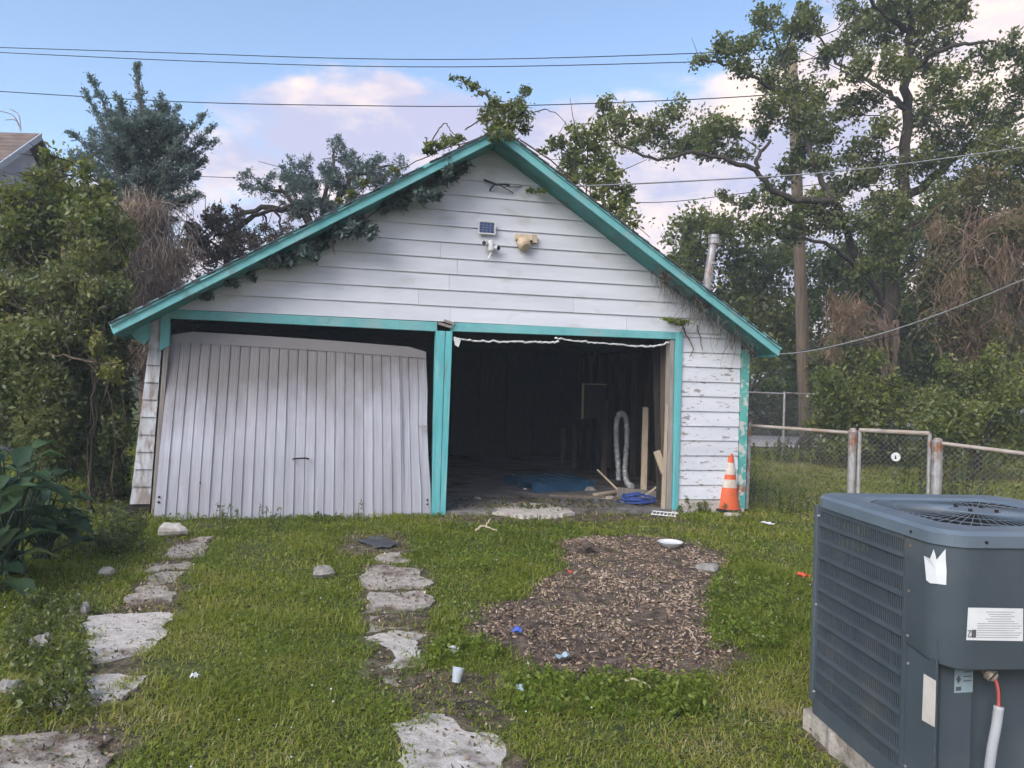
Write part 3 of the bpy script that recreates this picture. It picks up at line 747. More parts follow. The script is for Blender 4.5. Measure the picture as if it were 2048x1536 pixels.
sp = gthing('solar_panel', 973, 456, -.05, 'small white framed blue solar panel mounted high on the white gable', 'solar panel')
tl = .10
def tilt(x, z, d=0): return (x, -.03 - d + -z * tl * .8, z)
m = MB()
for (a, b_) in (((-.105, -.078), (.105, -.062)), ((-.105, .062), (.105, .078)), ((-.105, -.0615), (-.09, .0615)), ((.09, -.0615), (.105, .0615))):
    m.hexa([tilt(a[0], a[1], 0), tilt(b_[0], a[1], 0), tilt(b_[0], a[1], -.014), tilt(a[0], a[1], -.014), tilt(a[0], b_[1], 0), tilt(b_[0], b_[1], 0), tilt(b_[0], b_[1], -.014), tilt(a[0], b_[1], -.014)])
m.build('frame', 'white_plastic', sp)
pan = MB().hexa([tilt(-.09, -.062, -.004), tilt(.09, -.062, -.004), tilt(.09, -.062, -.012), tilt(-.09, -.062, -.012), tilt(-.09, .062, -.004), tilt(.09, .062, -.004), tilt(.09, .062, -.012), tilt(-.09, .062, -.012)]).build('backing', 'paper_grey', sp)
for i in range(4):
    for j in range(4):
        x0, z0 = -.086 + i * .0435, -.059 + j * .0298
        MB().add([tilt(x0, z0, -.0025), tilt(x0 + .040, z0, -.0025), tilt(x0 + .040, z0 + .0265, -.0025), tilt(x0, z0 + .0265, -.0025)], [(0, 1, 2, 3)]).build('cell', 'cells', pan)
MB().tube([(0, .035, -.02), (0, -.02, -.02)], .018, None, 8).build('mount', 'white_plastic', sp)
sl_ = gthing('security_light', 980, 492, -.03, 'small white twin head security light below the solar panel', 'light')
MB().tube([(0, .02, .05), (0, -.05, .04), (0, -.06, -.06), (0, -.055, -.075)], [.03, .035, .035, .02], None, 10).build('body', 'white_plastic', sl_)
for sx, dz in ((-1, .015), (1, -.03)):
    h = MB().tube([(sx * .02, -.04, dz), (sx * .06, -.06, dz + .005), (sx * .085, -.085, dz)], [.014, .026, .034], None, 10).build('lamp_head', 'white_plastic', sl_)
    MB().tube([(sx * .083, -.082, dz), (sx * .089, -.09, dz)], .030, .026, 10).build('lens', 'black', h)
MB().tube([(.01, -.05, -.08), (-.03, -.07, -.17)], .012, .012, 8).build('sensor_arm', 'white_plastic', sl_)
fl_ = gthing('floodlight', 1048, 487, -.03, 'old beige box floodlight on the gable beside the security light', 'light')
MB().hexa([(-.11, -.07, .03), (.09, -.07, .03), (.10, .03, .03), (-.11, .03, .03), (-.11, -.06, .10), (.09, -.06, .10), (.10, .03, .10), (-.11, .03, .10)]).build('housing', 'beige_plastic', fl_, bevel=.008)
MB().tube([(-.02, -.03, .03), (-.015, -.05, -.01), (-.005, -.085, -.045), (0, -.10, -.06)], [.075, .085, .075, .05], None, 14).build('lamp_head', 'beige_plastic', fl_)
MB().hexa([(.092, -.06, .01), (.15, -.05, .01), (.15, .0, .01), (.10, .0, .01), (.092, -.06, .105), (.15, -.05, .10), (.15, .0, .10), (.10, .0, .10)]).build('side_shield', 'beige_plastic', fl_)


# ------------------------------------------------------------------ wires
def wire(pts, r, mat, label, cat='cable', group=None, name='power_line', k=6):
    m = MB(); m.tube(wob(pts, k, 0), r, None, 4, True)
    o = m.build(name, mat); tag(o, label, cat, group); return o


PY = 19.3
wire([at(-60, 93, 24), at(350, 106, 22.8), at(700, 117, 22), at(1000, 118, 21), at(1380, 107, 20), at(1592, 96, PY)], .013, 'cable_black', 'thin black power line, uppermost of the wires crossing the sky', 'power line')
wire([at(-60, 102, 24), at(350, 121, 22.8), at(700, 132, 22), at(1000, 133, 21), at(1380, 124, 20), at(1592, 115, PY)], .013, 'cable_black', 'thin black power line just below the uppermost one', 'power line')
wire([at(-60, 179, 24), at(350, 203, 22.8), at(700, 211, 22), at(1000, 212, 21), at(1380, 199, 20), at(1590, 186, PY)], .014, 'cable_black', 'black power line crossing the sky at the height of the cedar top', 'power line')
wire([at(1592, 96, PY), at(1700, 150, 17), at(1850, 235, 14.5), at(2120, 330, 12)], .010, 'cable_black', 'black wire slanting down from the pole top through the tree', 'power line')
wire([gpt(1008, 373, -.12), at(1160, 372, 9.6), at(1380, 362, 11), at(1640, 346, 12), at(1850, 322, 13), at(2120, 284, 14)], .010, 'cable_grey', 'grey service cable running from the gable to the upper right', 'cable', None, 'service_cable')
wire([at(300, 348, 26), at(480, 356, 26), at(900, 370, 25), at(1260, 405, 24), at(1500, 385, 23), at(1700, 360, 22)], .012, 'cable_black', 'faint black wire low over the roof behind the trees', 'power line')
wire([gpt(1497, 700, -.05), at(1560, 708, 9.7), at(1640, 698, 9.3), at(1760, 668, 8.8), at(1900, 620, 8.2), at(2120, 528, 7.4)], .0065, 'cable_grey', 'pale cable rising from the garage corner past the wooden pole', 'cable', None, 'service_cable')
wire([gpt(1497, 705, -.05), at(1570, 708, 9.8), at(1650, 693, 9.5), at(1720, 688, 9.2), at(1900, 640, 8.7)], .006, 'cable_black', 'black cord looping beside the pale cable at the garage corner', 'cable', None, 'service_cable')
sh = tag(empty('cable_hook', gpt(990, 372, -.03), TH), 'black forked cable bracket on the gable peak', 'bracket')
MB().tube([(-.14, .02, .07), (-.03, -.06, .01), (.0, -.09, -.01), (.10, -.09, .005), (.16, -.09, .0)], .013, .010, 6).build('arm', 'black', sh)
MB().tube([(-.02, -.06, .0), (-.06, -.03, -.05), (-.055, .01, -.06)], .011, .009, 6).build('prong', 'black', sh)
MB().tube([(.02, -.09, .0), (.10, -.07, -.03), (.2, -.03, -.06), (.22, .0, -.07)], .006, .005, 5).build('loose_wire', 'black', sh)

# ------------------------------------------------------------------ utility pole
pb = gnd(1614, 900)
pole = tag(empty('utility_pole', pb), 'brown wooden utility pole standing behind the garage fence', 'pole')
top = at(1583, 88, pb[1]) - pb
MB().tube([np.array([0, 0, -.1]), top * .5, top], .185, .125, 14).build('shaft', 'pole_wood', pole, smooth=True)
MB().tube([np.array([.21, -.12, 0]), np.array([.19, -.12, 2.6])], .025, None, 8).build('ground_conduit', 'galv', pole)
ta = at(1622, 791, pb[1] - .22) - pb
MB().box(ta + (-.13, -.01, -.05), ta + (.13, .01, .05)).build('tag_plate', 'white_plastic', pole)

# ------------------------------------------------------------------ fences
def mesh_panel(p, q, z0, z1, step, r, sag=0.0):
    """woven diamonds of wire between two ground points"""
    p, q = np.asarray(p, float), np.asarray(q, float); L_ = np.linalg.norm((q - p)[:2]); d = (q - p) / L_; h = z1 - z0; m = MB()
    k = -h
    while k < L_:
        for sgn in (1, -1):
            a, b_ = (k, z0), (k + h, z1)
            if a[0] < 0: a = (0, z0 - k)
            if b_[0] > L_: b_ = (L_, z0 + (L_ - k))
            if b_[0] - a[0] > .01:
                za, zb = (a[1], b_[1]) if sgn > 0 else (z0 + z1 - a[1], z0 + z1 - b_[1])
                off = np.array([-d[1], d[0], 0]) * r * sgn
                m.tube([p + d * a[0] + (0, 0, za) + off, p + d * b_[0] + (0, 0, zb) + off], r, None, 3, False)
        k += step
    return m


FA, FB = np.array([3.28, 9.92, 0.]), np.array([5.95, 6.87, 0.])
def fen(u):      # point of the fence line under photo column u
    k = (u - 1024) / F; d = FB - FA
    t = (k * FA[1] - FA[0]) / (d[0] - k * d[1]); return FA + d * t
f0, f1, f2, f3, f4 = fen(1500), fen(1708), fen(1722), fen(1862), fen(1878)
def fz(u, v, p): return at(u, v, p[1])[2]
fence = tag(empty('chain_link_fence', f0), 'low chain link fence panel between the garage corner and the gate', 'fence')
def loc(p, z, o): return np.array([p[0] - o[0], p[1] - o[1], z])
pbot = gnd(1492, 1018)
MB().tube([pbot - f0, loc(f0, fz(1500, 846, f0), f0)], .035, None, 10).build('post', 'galv', fence)
MB().tube([loc(f0, fz(1500, 840, f0), f0), loc(f0, fz(1500, 848, f0), f0)], .045, .02, 10).build('post_cap', 'galv', fence)
MB().tube([loc(f0, fz(1502, 851, f0), f0), loc(f1, fz(1706, 866, f1), f0)], .022, None, 10).build('top_rail', 'rust_pipe', fence)
mesh_panel((0, 0, 0), f1 - f0, .06, 1.06, .062, .0016).build('wire_mesh', 'wire', fence)
gate = tag(empty('chain_link_gate', f1), 'chain link gate with rusty top rail and scroll hinge ornament', 'gate')
zt1, zt2 = fz(1716, 860, f2), fz(1858, 867, f3)
MB().tube([loc(f1, -.05, f1), loc(f1, zt1 - .02, f1)], .048, None, 12).build('post', 'galv', gate)
MB().tube([loc(f1, zt1 - .03, f1), loc(f1, zt1 + .02, f1)], .055, .03, 12).build('post_cap', 'galv', gate)
MB().tube([loc(f2, .12, f1), loc(f2, zt1, f1)], .022, None, 10).build('gate_stile', 'galv', gate)
MB().tube([loc(f3, .12, f1), loc(f3, zt2, f1)], .022, None, 10).build('gate_stile', 'galv', gate)
MB().tube([loc(f2, zt1, f1), loc(f3, zt2, f1)], .026, None, 10).build('top_rail', 'rust_pipe', gate)
MB().tube([loc(f2, .14, f1), loc(f3, .14, f1)], .020, None, 10).build('bottom_rail', 'galv', gate)
mesh_panel(f2 - f1, f3 - f1, .14, 1.08, .062, .0016).build('wire_mesh', 'wire', gate)
gm_ = loc(fen(1784), fz(1784, 855, fen(1784)), f1)
MB().tube([gm_ + (0, 0, .0), gm_ + (.012, 0, .05)], .02, .014, 8).tube([gm_ + (.0 + .035 * math.sin(t), 0, .085 + .035 * math.cos(t)) for t in np.linspace(math.pi, -math.pi + .3, 14)], .009, None, 6).build('latch_ring', 'black', gate)
MB().tube(wob([gm_ + (-.16, 0, .02), gm_ + (-.10, 0, .0), gm_ + (-.05, 0, .018), gm_ + (.05, 0, .015), gm_ + (.12, 0, -.01), gm_ + (.19, 0, .0)], 4, .003), .008, None, 5).build('latch_wire', 'black', gate)
for sx in (-.17, .2):
    MB().tube([gm_ + (sx + .016 * math.sin(t), 0, .035 + .018 * math.cos(t)) for t in np.linspace(0, 6, 10)], .005, None, 5).build('scroll', 'galv', gate)
dp = loc(fen(1797), fz(1797, 914, fen(1797)), f1) + np.array([-.02, -.02, 0])
dk = MB().lathe([(0, -.008), (.045, -.008), (.052, 0), (.045, .008), (0, .008)], 20).build('round_reflector', 'white_plastic', gate)
dk.matrix_local = Matrix.Translation(Vector(dp)) @ Matrix.Rotation(math.radians(-45), 4, 'Z') @ Matrix.Rotation(math.pi / 2, 4, 'X')
MB().tube([(.0, -.018, .0085), (.0, .018, .0085)], .006, None, 5).tube([(-.012, -.018, .0085), (.014, -.012, .0085)], .005, None, 5).build('emblem', 'black', dk)
fence2 = tag(empty('chain_link_fence', f4), 'chain link fence run with rusty rail behind the air conditioner', 'fence')
MB().tube([loc(f4, -.05, f4), loc(f4, fz(1876, 882, f4), f4)], .055, None, 12).build('post', 'galv', fence2)
MB().tube([loc(f4, fz(1876, 884, f4), f4), loc(f4, fz(1876, 876, f4), f4)], .062, .03, 12).build('post_cap', 'galv', fence2)
for v_ in (916, 948): MB().tube([loc(f4, fz(1876, v_ + 3, f4), f4), loc(f4, fz(1876, v_ - 3, f4), f4)], .063, None, 12).build('clamp_band', 'galv', fence2)
f5 = fen(2080)
MB().tube([loc(f4, fz(1888, 886, f4), f4), loc(f5, fz(2080, 911, f5), f4)], .022, None, 10).build('top_rail', 'rust_pipe', fence2)
mesh_panel((0, 0, 0), f5 - f4, .06, 1.0, .062, .0016).build('wire_mesh', 'wire', fence2)

b0, b1, b2 = np.array([4.6, 17.4, 0]), np.array([6.4, 17.6, 0]), gnd(1640, 915)
back = tag(empty('chain_link_fence', b0), 'tall chain link fence at the back of the yard behind the pole', 'fence')
zt = 1.52
for p in (b0, b1, b2): MB().tube([loc(p, -.05, b0), loc(p, zt + .03, b0)], .03, None, 8).build('post', 'galv', back)
for p, q in ((b0, b1), (b1, b2)): MB().tube([loc(p, zt, b0), loc(q, zt - .02, b0)], .02, None, 8).build('top_rail', 'galv', back)
mesh_panel((0, 0, 0), b2 - b0, .05, 1.5, .085, .003).build('wire_mesh', 'wire', back)

# ------------------------------------------------------------------ traffic cone
cone = tag(empty('traffic_cone', gnd(1455, 1021), .35), 'orange traffic cone with two pale reflective bands at the garage corner', 'cone')
cone.rotation_euler = (.0, .03, .35)
hc = .735
def cr(z): return .165 + (.035 - .165) * (z / hc)
MB().prism([(.19 * math.cos(a), .19 * math.sin(a), 0.0) for a in [math.radians(d) for d in (10, 80, 100, 170, 190, 260, 280, 350)]], (0, 0, .03)).build('base', 'black', cone, bevel=.006)
for (z0, z1, mt, nm, e) in ((.03, .30, 'orange', 'cone_body', 0), (.30, .405, 'reflective', 'reflective_band', .002), (.405, .465, 'orange', 'cone_body', 0), (.465, .62, 'reflective', 'reflective_band', .002), (.62, .735, 'orange', 'cone_tip', 0)):
    pr = [(cr(z0) * .94 + e - .004, z0 + .0005), (cr(z0) * .94 + e, z0 + .0005), (cr(z1) * .94 + e, z1 - .0005), (cr(z1) * .94 + e - .004, z1 - .0005)]
    if z1 > .7: pr = pr[:3] + [(.022, z1 + .004), (.018, z1 - .02), (.0, z1 - .02)]
    MB().lathe(pr, 24).build(nm, mt, cone, smooth=False)

# ------------------------------------------------------------------ air conditioner
AB = np.array([1.51, 2.59, 0.]); AR = math.atan2(.092, .995)
ac = tag(empty('air_conditioner', AB + (0, 0, .075), AR), 'dark grey air conditioner condenser with slotted side grille on a pad', 'air conditioner')
AXv = np.array([math.cos(AR), math.sin(AR), 0]); AYv = np.array([-math.sin(AR), math.cos(AR), 0])
S_, RC, HT = .91, .10, 1.008         # side, corner radius, height of the cabinet top above its base
def aw(p): return AB + (0, 0, .075) + AXv * p[0] + AYv * p[1] + np.array([0, 0, p[2]])
def plan(r=RC, e=0.0, s=S_, n=7):
    out = []
    for cx, cy, a0 in ((s - r, r, -90), (s - r, s - r, 0), (r, s - r, 90), (r, r, 180)):
        for k in range(n):
            a = math.radians(a0 + 90 * k / (n - 1)); out.append((cx + (r + e) * math.cos(a), cy + (r + e) * math.sin(a)))
    return out
MB().prism([(x, y, 0) for x, y in plan(.05, .004)], (0, 0, .055)).build('base_pan', 'ac_paint', ac)
MB().prism([(x, y, .056) for x, y in [(.05 + p[0] * .89, .05 + p[1] * .89) for p in plan(.08, 0)] if y > .17] + [], (0, 0, HT - .34)).build('coil', 'ac_dark', ac)
# top cap with a round opening
outl = plan(RC, .012, S_, 9); cx = cy = S_ / 2; RH = .40
angs = [math.atan2(p[1] - cy, p[0] - cx) for p in outl]
n = len(outl)
inn = [(cx + RH * math.cos(a), cy + RH * math.sin(a)) for a in angs]
inl = [(cx + (RH + .035) * math.cos(a), cy + (RH + .035) * math.sin(a)) for a in angs]
vs = [(x, y, HT - .055) for x, y in outl] + [(x, y, HT - .014) for x, y in outl] + [(cx + (x - cx) * .975, cy + (y - cy) * .975, HT) for x, y in outl] + [(x, y, HT - .001) for x, y in inl] + [(x, y, HT - .012) for x, y in inn]
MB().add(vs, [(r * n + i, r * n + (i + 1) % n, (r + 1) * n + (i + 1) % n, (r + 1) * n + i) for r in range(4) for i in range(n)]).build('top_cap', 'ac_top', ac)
MB().add([(cx + (RH - .001) * math.cos(a) , cy + (RH - .001) * math.sin(a), zz_) for zz_ in (HT - .013, HT - .30) for a in angs], [(i, (i + 1) % n, n + (i + 1) % n, n + i) for i in range(n)]).build('fan_shroud', 'ac_dark', ac)
# fan guard
m = MB()
for k in range(64):
    a = 2 * math.pi * k / 64; c_, s_ = math.cos(a), math.sin(a)
    m.tube([(cx + .07 * c_, cy + .07 * s_, HT - .002), (cx + .24 * c_, cy + .24 * s_, HT - .006), (cx + .37 * c_, cy + .37 * s_, HT - .010), (cx + .399 * c_, cy + .399 * s_, HT - .016)], .0016, None, 4, False)
for r_, zz_ in ((.16, .0085), (.30, .0065)):
    m.tube([(cx + r_ * math.cos(t), cy + r_ * math.sin(t), HT - zz_ - .004) for t in np.linspace(0, 2 * math.pi, 49)], .002, None, 4, False)
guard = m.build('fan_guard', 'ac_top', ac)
MB().lathe([(.0, HT - .006), (.09, HT - .006), (.10, HT - .002), (.09, HT + .003), (.0, HT + .004)], 28, (cx, cy, 0)).build('hub_plate', 'ac_top', guard)
for k in range(4):
    a = .6 + k * math.pi / 2; MB().lathe([(.0, HT + .002), (.008, HT + .002), (.008, HT + .014), (0, HT + .015)], 8, (cx + .07 * math.cos(a), cy + .08 * math.sin(a), 0)).build('bolt', 'black', guard)
fan = MB().lathe([(0, HT - .24), (.075, HT - .24), (.075, HT - .05), (.0, HT - .05)], 20, (cx, cy, 0)).build('fan_motor', 'ac_dark', ac)
for k in range(3):
    a = .4 + k * 2 * math.pi / 3; vs = []
    for i in range(6):
        r_ = .08 + .058 * i
        for j, w in enumerate((-.42, 0, .42)):
            vs.append((cx + r_ * math.cos(a + w + i * .04), cy + r_ * math.sin(a + w + i * .04), HT - .17 + w * .09))
    MB().add(vs, [(i * 3 + j, i * 3 + j + 1, i * 3 + j + 4, i * 3 + j + 3) for i in range(5) for j in range(2)]).build('fan_blade', 'ac_dark', fan)
# slotted grilles: left face (seen), far faces
def grille(name, o, d, ln, nrm_):
    o, d, nrm_ = np.array(o, float), np.array(d, float), np.array(nrm_, float)
    z0, z1 = .06, HT - .06; e_ = .022
    ring = [(0, z0), (ln, z0), (ln, z1), (0, z1), (e_, z0 + .01), (ln - e_, z0 + .01), (ln - e_, z1 - .01), (e_, z1 - .01)]
    vs = [o + d * a + (0, 0, z_) - nrm_ * b_ for b_ in (0, .03) for a, z_ in ring]
    fs = [(i, (i + 1) % 4, 4 + (i + 1) % 4, 4 + i) for i in range(4)]; fs += [tuple(x + 8 for x in f[::-1]) for f in fs]
    fs += [(i, i + 8, (i + 1) % 4 + 8, (i + 1) % 4) for i in range(4)] + [(4 + i, 4 + (i + 1) % 4, 12 + (i + 1) % 4, 12 + i) for i in range(4)]
    gr = MB().add(vs, fs).build('side_grille', 'ac_paint', ac)
    nb = 12
    for k in range(nb + 1):
        zc = z0 + (z1 - z0) * k / nb; hh = .0085 if 0 < k < nb else .016; e = .003 + (.004 if k % 2 else 0)
        a, b_ = o + d * .022 + nrm_ * e, o + d * (ln - .022) + nrm_ * e
        MB().hexa([a + (0, 0, zc - hh), b_ + (0, 0, zc - hh), b_ - nrm_ * .02 + (0, 0, zc - hh), a - nrm_ * .02 + (0, 0, zc - hh), a + (0, 0, zc + hh), b_ + (0, 0, zc + hh), b_ - nrm_ * .02 + (0, 0, zc + hh), a - nrm_ * .02 + (0, 0, zc + hh)]).build('louver_bar', 'ac_paint', gr)
    m = MB(); nv = int(ln / .0145)
    for k in range(nv):
        y = .022 + (ln - .044) * (k + .5) / nv; w = .0032
        a, b_ = o + d * (y - w), o + d * (y + w)
        m.hexa([a + (0, 0, z0), b_ + (0, 0, z0), b_ - nrm_ * .003 + (0, 0, z0), a - nrm_ * .003 + (0, 0, z0), a + (0, 0, z1), b_ + (0, 0, z1), b_ - nrm_ * .003 + (0, 0, z1), a - nrm_ * .003 + (0, 0, z1)])
    m.build('slot_bars', 'ac_paint', gr)
grille('side_grille', (.0, .20, 0), (0, 1, 0), S_ - .20 - .03, (-1, 0, 0))
grille('side_grille', (.03, S_, 0), (1, 0, 0), S_ - .06, (0, 1, 0))
grille('side_grille', (S_, .10, 0), (0, 1, 0), S_ - .13, (1, 0, 0))
for (x, y) in ((.012, S_ - .018), (S_ - .012, S_ - .018)): MB().tube([(x, y, .056), (x, y, HT - .056)], .02, None, 10).build('corner_post', 'ac_paint', ac)
# wrapped corner panel above, recessed service panel below
def perim(q):      # distance along the panel from the grille edge (left face), round the corner, along the near face
    a = .20 - RC
    if q < a: return np.array([0, .20 - q]), np.array([-1., 0])
    q -= a; arc = RC * math.pi / 2
    if q < arc:
        t = q / RC; return np.array([RC - RC * math.cos(t), RC - RC * math.sin(t)]), np.array([-math.cos(t), -math.sin(t)])
    q -= arc; return np.array([RC + q, 0]), np.array([0, -1.])
PL = .10 + RC * math.pi / 2 + S_ - RC - .01
qs = list(np.linspace(.001, .10, 3)) + list(.10 + np.linspace(.012, RC * math.pi / 2, 13)) + list(np.linspace(.10 + RC * math.pi / 2 + .05, PL, 8))
ZB = .555
def zlow(q): return ZB - .028 * min(1, max(0, (q - .02) / .2))
vs, fs = [], []
for q in qs:
    p, nn_ = perim(q); zl = zlow(q)
    for off, zz_ in ((.02, zl - .002), (-.002, zl), (-.004, zl + .006), (-.004, HT - .056)): vs.append((p[0] - nn_[0] * off, p[1] - nn_[1] * off, zz_))
for i in range(len(qs) - 1):
    for j in range(3): fs.append((i * 4 + j, (i + 1) * 4 + j, (i + 1) * 4 + j + 1, i * 4 + j + 1))
cp = MB().add(vs, fs).build('corner_panel', 'ac_paint', ac, smooth=True)
sp_ = MB().box((.004, .035, .056), (.012, .198, ZB - .002)).build('service_strip', 'ac_paint', ac)
MB().hexa([(.0125, .040, .056), (.05, .075, .056), (.05, .085, .056), (.0125, .055, .056), (.0125, .040, ZB + .06), (.05, .075, ZB + .06), (.05, .085, ZB + .06), (.0125, .055, ZB + .06)]).build('recess_side', 'ac_paint', ac)
rp = MB().box((.051, .075, .056), (.17, .10, ZB + .06)).box((.171, .11, .056), (S_ - .01, .14, ZB + .06)).build('service_panel', 'ac_paint', ac)
MB().box((S_ - .16, .012, .056), (S_ - .02, .105, ZB - .04)).build('recess_side', 'ac_paint', ac)
ACI = np.linalg.inv(np.stack([AXv, AYv, [0, 0, 1]], 1))
def ac_surf(u, v, off=.006):
    """photo pixel -> point on the curved corner panel"""
    best = None
    for q in np.linspace(0, PL, 700):
        p, nn_ = perim(q); w = aw((p[0], p[1], .7)); uu = proj(at(*proj(w), w[1]))[0]
        if best is None or abs(uu - u + (v - proj(w)[1]) * 0) < best[0]: best = (abs(uu - u), q)
    p, nn_ = perim(best[1]); w = aw((p[0], p[1], 0)); z_ = at(u, v, w[1])[2] - .075
    return np.array([p[0] + nn_[0] * off, p[1] + nn_[1] * off, z_]), best[1]
def ac_z(u, v, xy): w = aw((xy[0], xy[1], 0)); return at(u, v, w[1])[2] - .075
def surf_quad(u0, v0, u1, v1, u2, v2, u3, v3, mat, name, off, nq=6, par=None):
    vs = []
    for i in range(nq + 1):
        f = i / nq
        for (ua, va, ub, vb) in ((u0, v0, u1, v1), (u3, v3, u2, v2)): vs.append(ac_surf(ua + (ub - ua) * f, va + (vb - va) * f, off)[0])
    return MB().add(vs, [(2 * i, 2 * i + 1, 2 * i + 3, 2 * i + 2) for i in range(nq)]).build(name, mat, par or cp)
tp_ = [(1849, 1111), (1852, 1136), (1855, 1160), (1862, 1166), (1875, 1167), (1891, 1169), (1891, 1140), (1889, 1118), (1888, 1097), (1879, 1110), (1873, 1119), (1870, 1108), (1867, 1098), (1863, 1108), (1860, 1117), (1853, 1113)]
MB().add([ac_surf(u, v, .0085)[0] for u, v in tp_ + [(1872, 1140)]], [(i, (i + 1) % len(tp_), len(tp_)) for i in range(len(tp_))]).build('torn_sticker', 'paper', cp)
wl = surf_quad(1933, 1214, 2043, 1216, 2044, 1281, 1932, 1279, 'paper', 'warning_label', .0065)
for k in range(12):
    v_ = 1222 + k * 4.6; u0_ = 1952 if k > 4 else 1968 + 5 * (k % 3); u1_ = 2040 - (14 if k % 4 == 0 else 3 * (k % 3)) if k > 4 else 2026 - 7 * (k % 2)
    surf_quad(u0_, v_, u1_, v_ + .4, u1_, v_ + 1.9, u0_, v_ + 1.5, 'grey_ink', 'printed_line', .0075, 2, wl)
surf_quad(1941, 1258, 1950, 1258, 1950, 1274, 1941, 1274, 'ink', 'printed_symbol', .0076, 2, wl)
p_, _ = ac_surf(1937, 1266, .008)      # the digit 2, upside down
MB().tube([p_ + (-x * .011, 0, -z_ * .011) for x, z_ in ((-.55, .55), (-.3, .95), (.2, 1.0), (.5, .6), (.3, .1), (-.5, -.9), (-.5, -1), (.6, -1))], .0016, None, 4).build('printed_digit', 'ink', wl)
# labels on the lower strip and the recessed panel
def strip_pt(u, v):
    best = min(np.linspace(.03, .2, 300), key=lambda y: abs(proj(aw((.0035, y, .3)))[0] - u)); return np.array([.0025, best, ac_z(u, v, (.0025, best))])
MB().add([strip_pt(u, v) for u, v in ((1845, 1347), (1844, 1440), (1881, 1455), (1882, 1362))], [(0, 1, 2, 3)]).build('label', 'paper_beige', sp_)
def rec_pt(u, v, y=.0735):
    best = min(np.linspace(.03, .4, 400), key=lambda x: abs(proj(aw((x, y, .4)))[0] - u)); return np.array([best, y, ac_z(u, v, (best, y))])
lb = MB().add([rec_pt(u, v) for u, v in ((1908, 1320), (1908, 1386), (1945, 1384), (1945, 1324))], [(0, 1, 2, 3)]).build('label', 'paper_grey', rp)
MB().add([rec_pt(u, v, .0725) for u, v in ((1911, 1374), (1911, 1382), (1922, 1381), (1922, 1373))], [(0, 1, 2, 3)]).build('printed_bar', 'ink', lb)
MB().add([rec_pt(u, v, .0725) for u, v in ((1916, 1350), (1911, 1359), (1916, 1368), (1921, 1359))], [(0, 1, 2, 3)]).build('printed_symbol', 'ink', lb)
for k in range(4): MB().add([rec_pt(u, v, .0725) for u, v in ((1926, 1334 + k * 9), (1926, 1336 + k * 9), (1942, 1335 + k * 9), (1942, 1333 + k * 9))], [(0, 1, 2, 3)]).build('printed_line', 'ink', lb)
cpt = lambda u, v, y=.03: rec_pt(u, v, y)
MB().tube([cpt(1966, 1330, .10), cpt(1974, 1344, .055)], .017, .019, 12).tube([cpt(1974, 1344, .055), cpt(1985, 1353, .04)], .024, .024, 12).tube([cpt(1985, 1353, .04), cpt(1990, 1357, .035)], .020, .016, 12).build('conduit_fitting', 'brass', ac)
MB().tube(wob([cpt(1988, 1356, .036), cpt(1994, 1372, .03), cpt(1997, 1392, .03), cpt(1997, 1420, .03)], 4, 0), .0055, None, 8).build('red_wire', 'red_wire', ac)
MB().tube(wob([cpt(1990, 1357, .04), cpt(1999, 1380, .036), cpt(1999, 1420, .034)], 4, 0), .004, None, 6).build('black_wire', 'black', ac)
MB().tube(wob([cpt(1998, 1413, .03), cpt(1994, 1450, .03), cpt(1986, 1500, .03), cpt(1980, 1560, .03), cpt(1975, 1660, .02)], 5, 0), .0165, None, 14).build('flexible_conduit', 'conduit', ac, smooth=True)
for (x, y, z_) in ((-.004, .185, ZB + .03), (-.004, .185, HT - .09), (-.004, .185, .75), (.0035, .19, .48), (.0035, .19, .10), (-.004, S_ - .045, .10), (-.004, S_ - .045, .5), (-.004, S_ - .045, HT - .10)):
    MB().tube([(x + .004, y, z_), (x - .004, y, z_)], .006, .005, 8).build('screw', 'galv', ac)
for q_ in (.03, .30, .55): 
    p_, n_ = perim(q_); MB().tube([(p_[0] - n_[0] * -.010, p_[1] - n_[1] * -.010, HT - .035), (p_[0] + n_[0] * .016, p_[1] + n_[1] * .016, HT - .035)], .006, .005, 8).build('screw', 'black', ac)
# concrete pad below
pd = jag([aw(p) * np.array([1, 1, 0]) for p in ((.0, -.03, 0), (S_ + .03, -.03, 0), (S_ + .03, S_ + .02, 0), (-.015, S_ + .02, 0))], .06, .008)
tag(MB().prism([np.array([p[0], p[1], .072]) for p in pd], (0, 0, -.12)).build('concrete_pad', 'concrete'), 'rough concrete pad under the air conditioner', 'pad')

def rock(name, u, v, r, mat, label, cat='stone', flat=.6, seed=0, lift=.3):
    r_ = np.random.default_rng(seed); c = gnd(u, v); m = MB(); nu, nv = 9, 6; vs = []
    for i in range(nv + 1):
        ph = math.pi * i / nv
        for j in range(nu):
            th = 2 * math.pi * j / nu; k = 1 + .22 * math.sin(3 * th + seed) * math.sin(ph) + r_.normal() * .09
            vs.append((r[0] * k * math.sin(ph) * math.cos(th), r[1] * k * math.sin(ph) * math.sin(th), r[2] * (k if 0 < i < nv else 1) * math.cos(ph)))
    m.add(vs, [(i * nu + j, (i + 1) * nu + j, (i + 1) * nu + (j + 1) % nu, i * nu + (j + 1) % nu) for i in range(nv) for j in range(nu)])
    o = m.build(name, mat); o.location = (c[0], c[1], r[2] * lift); tag(o, label, cat); return o
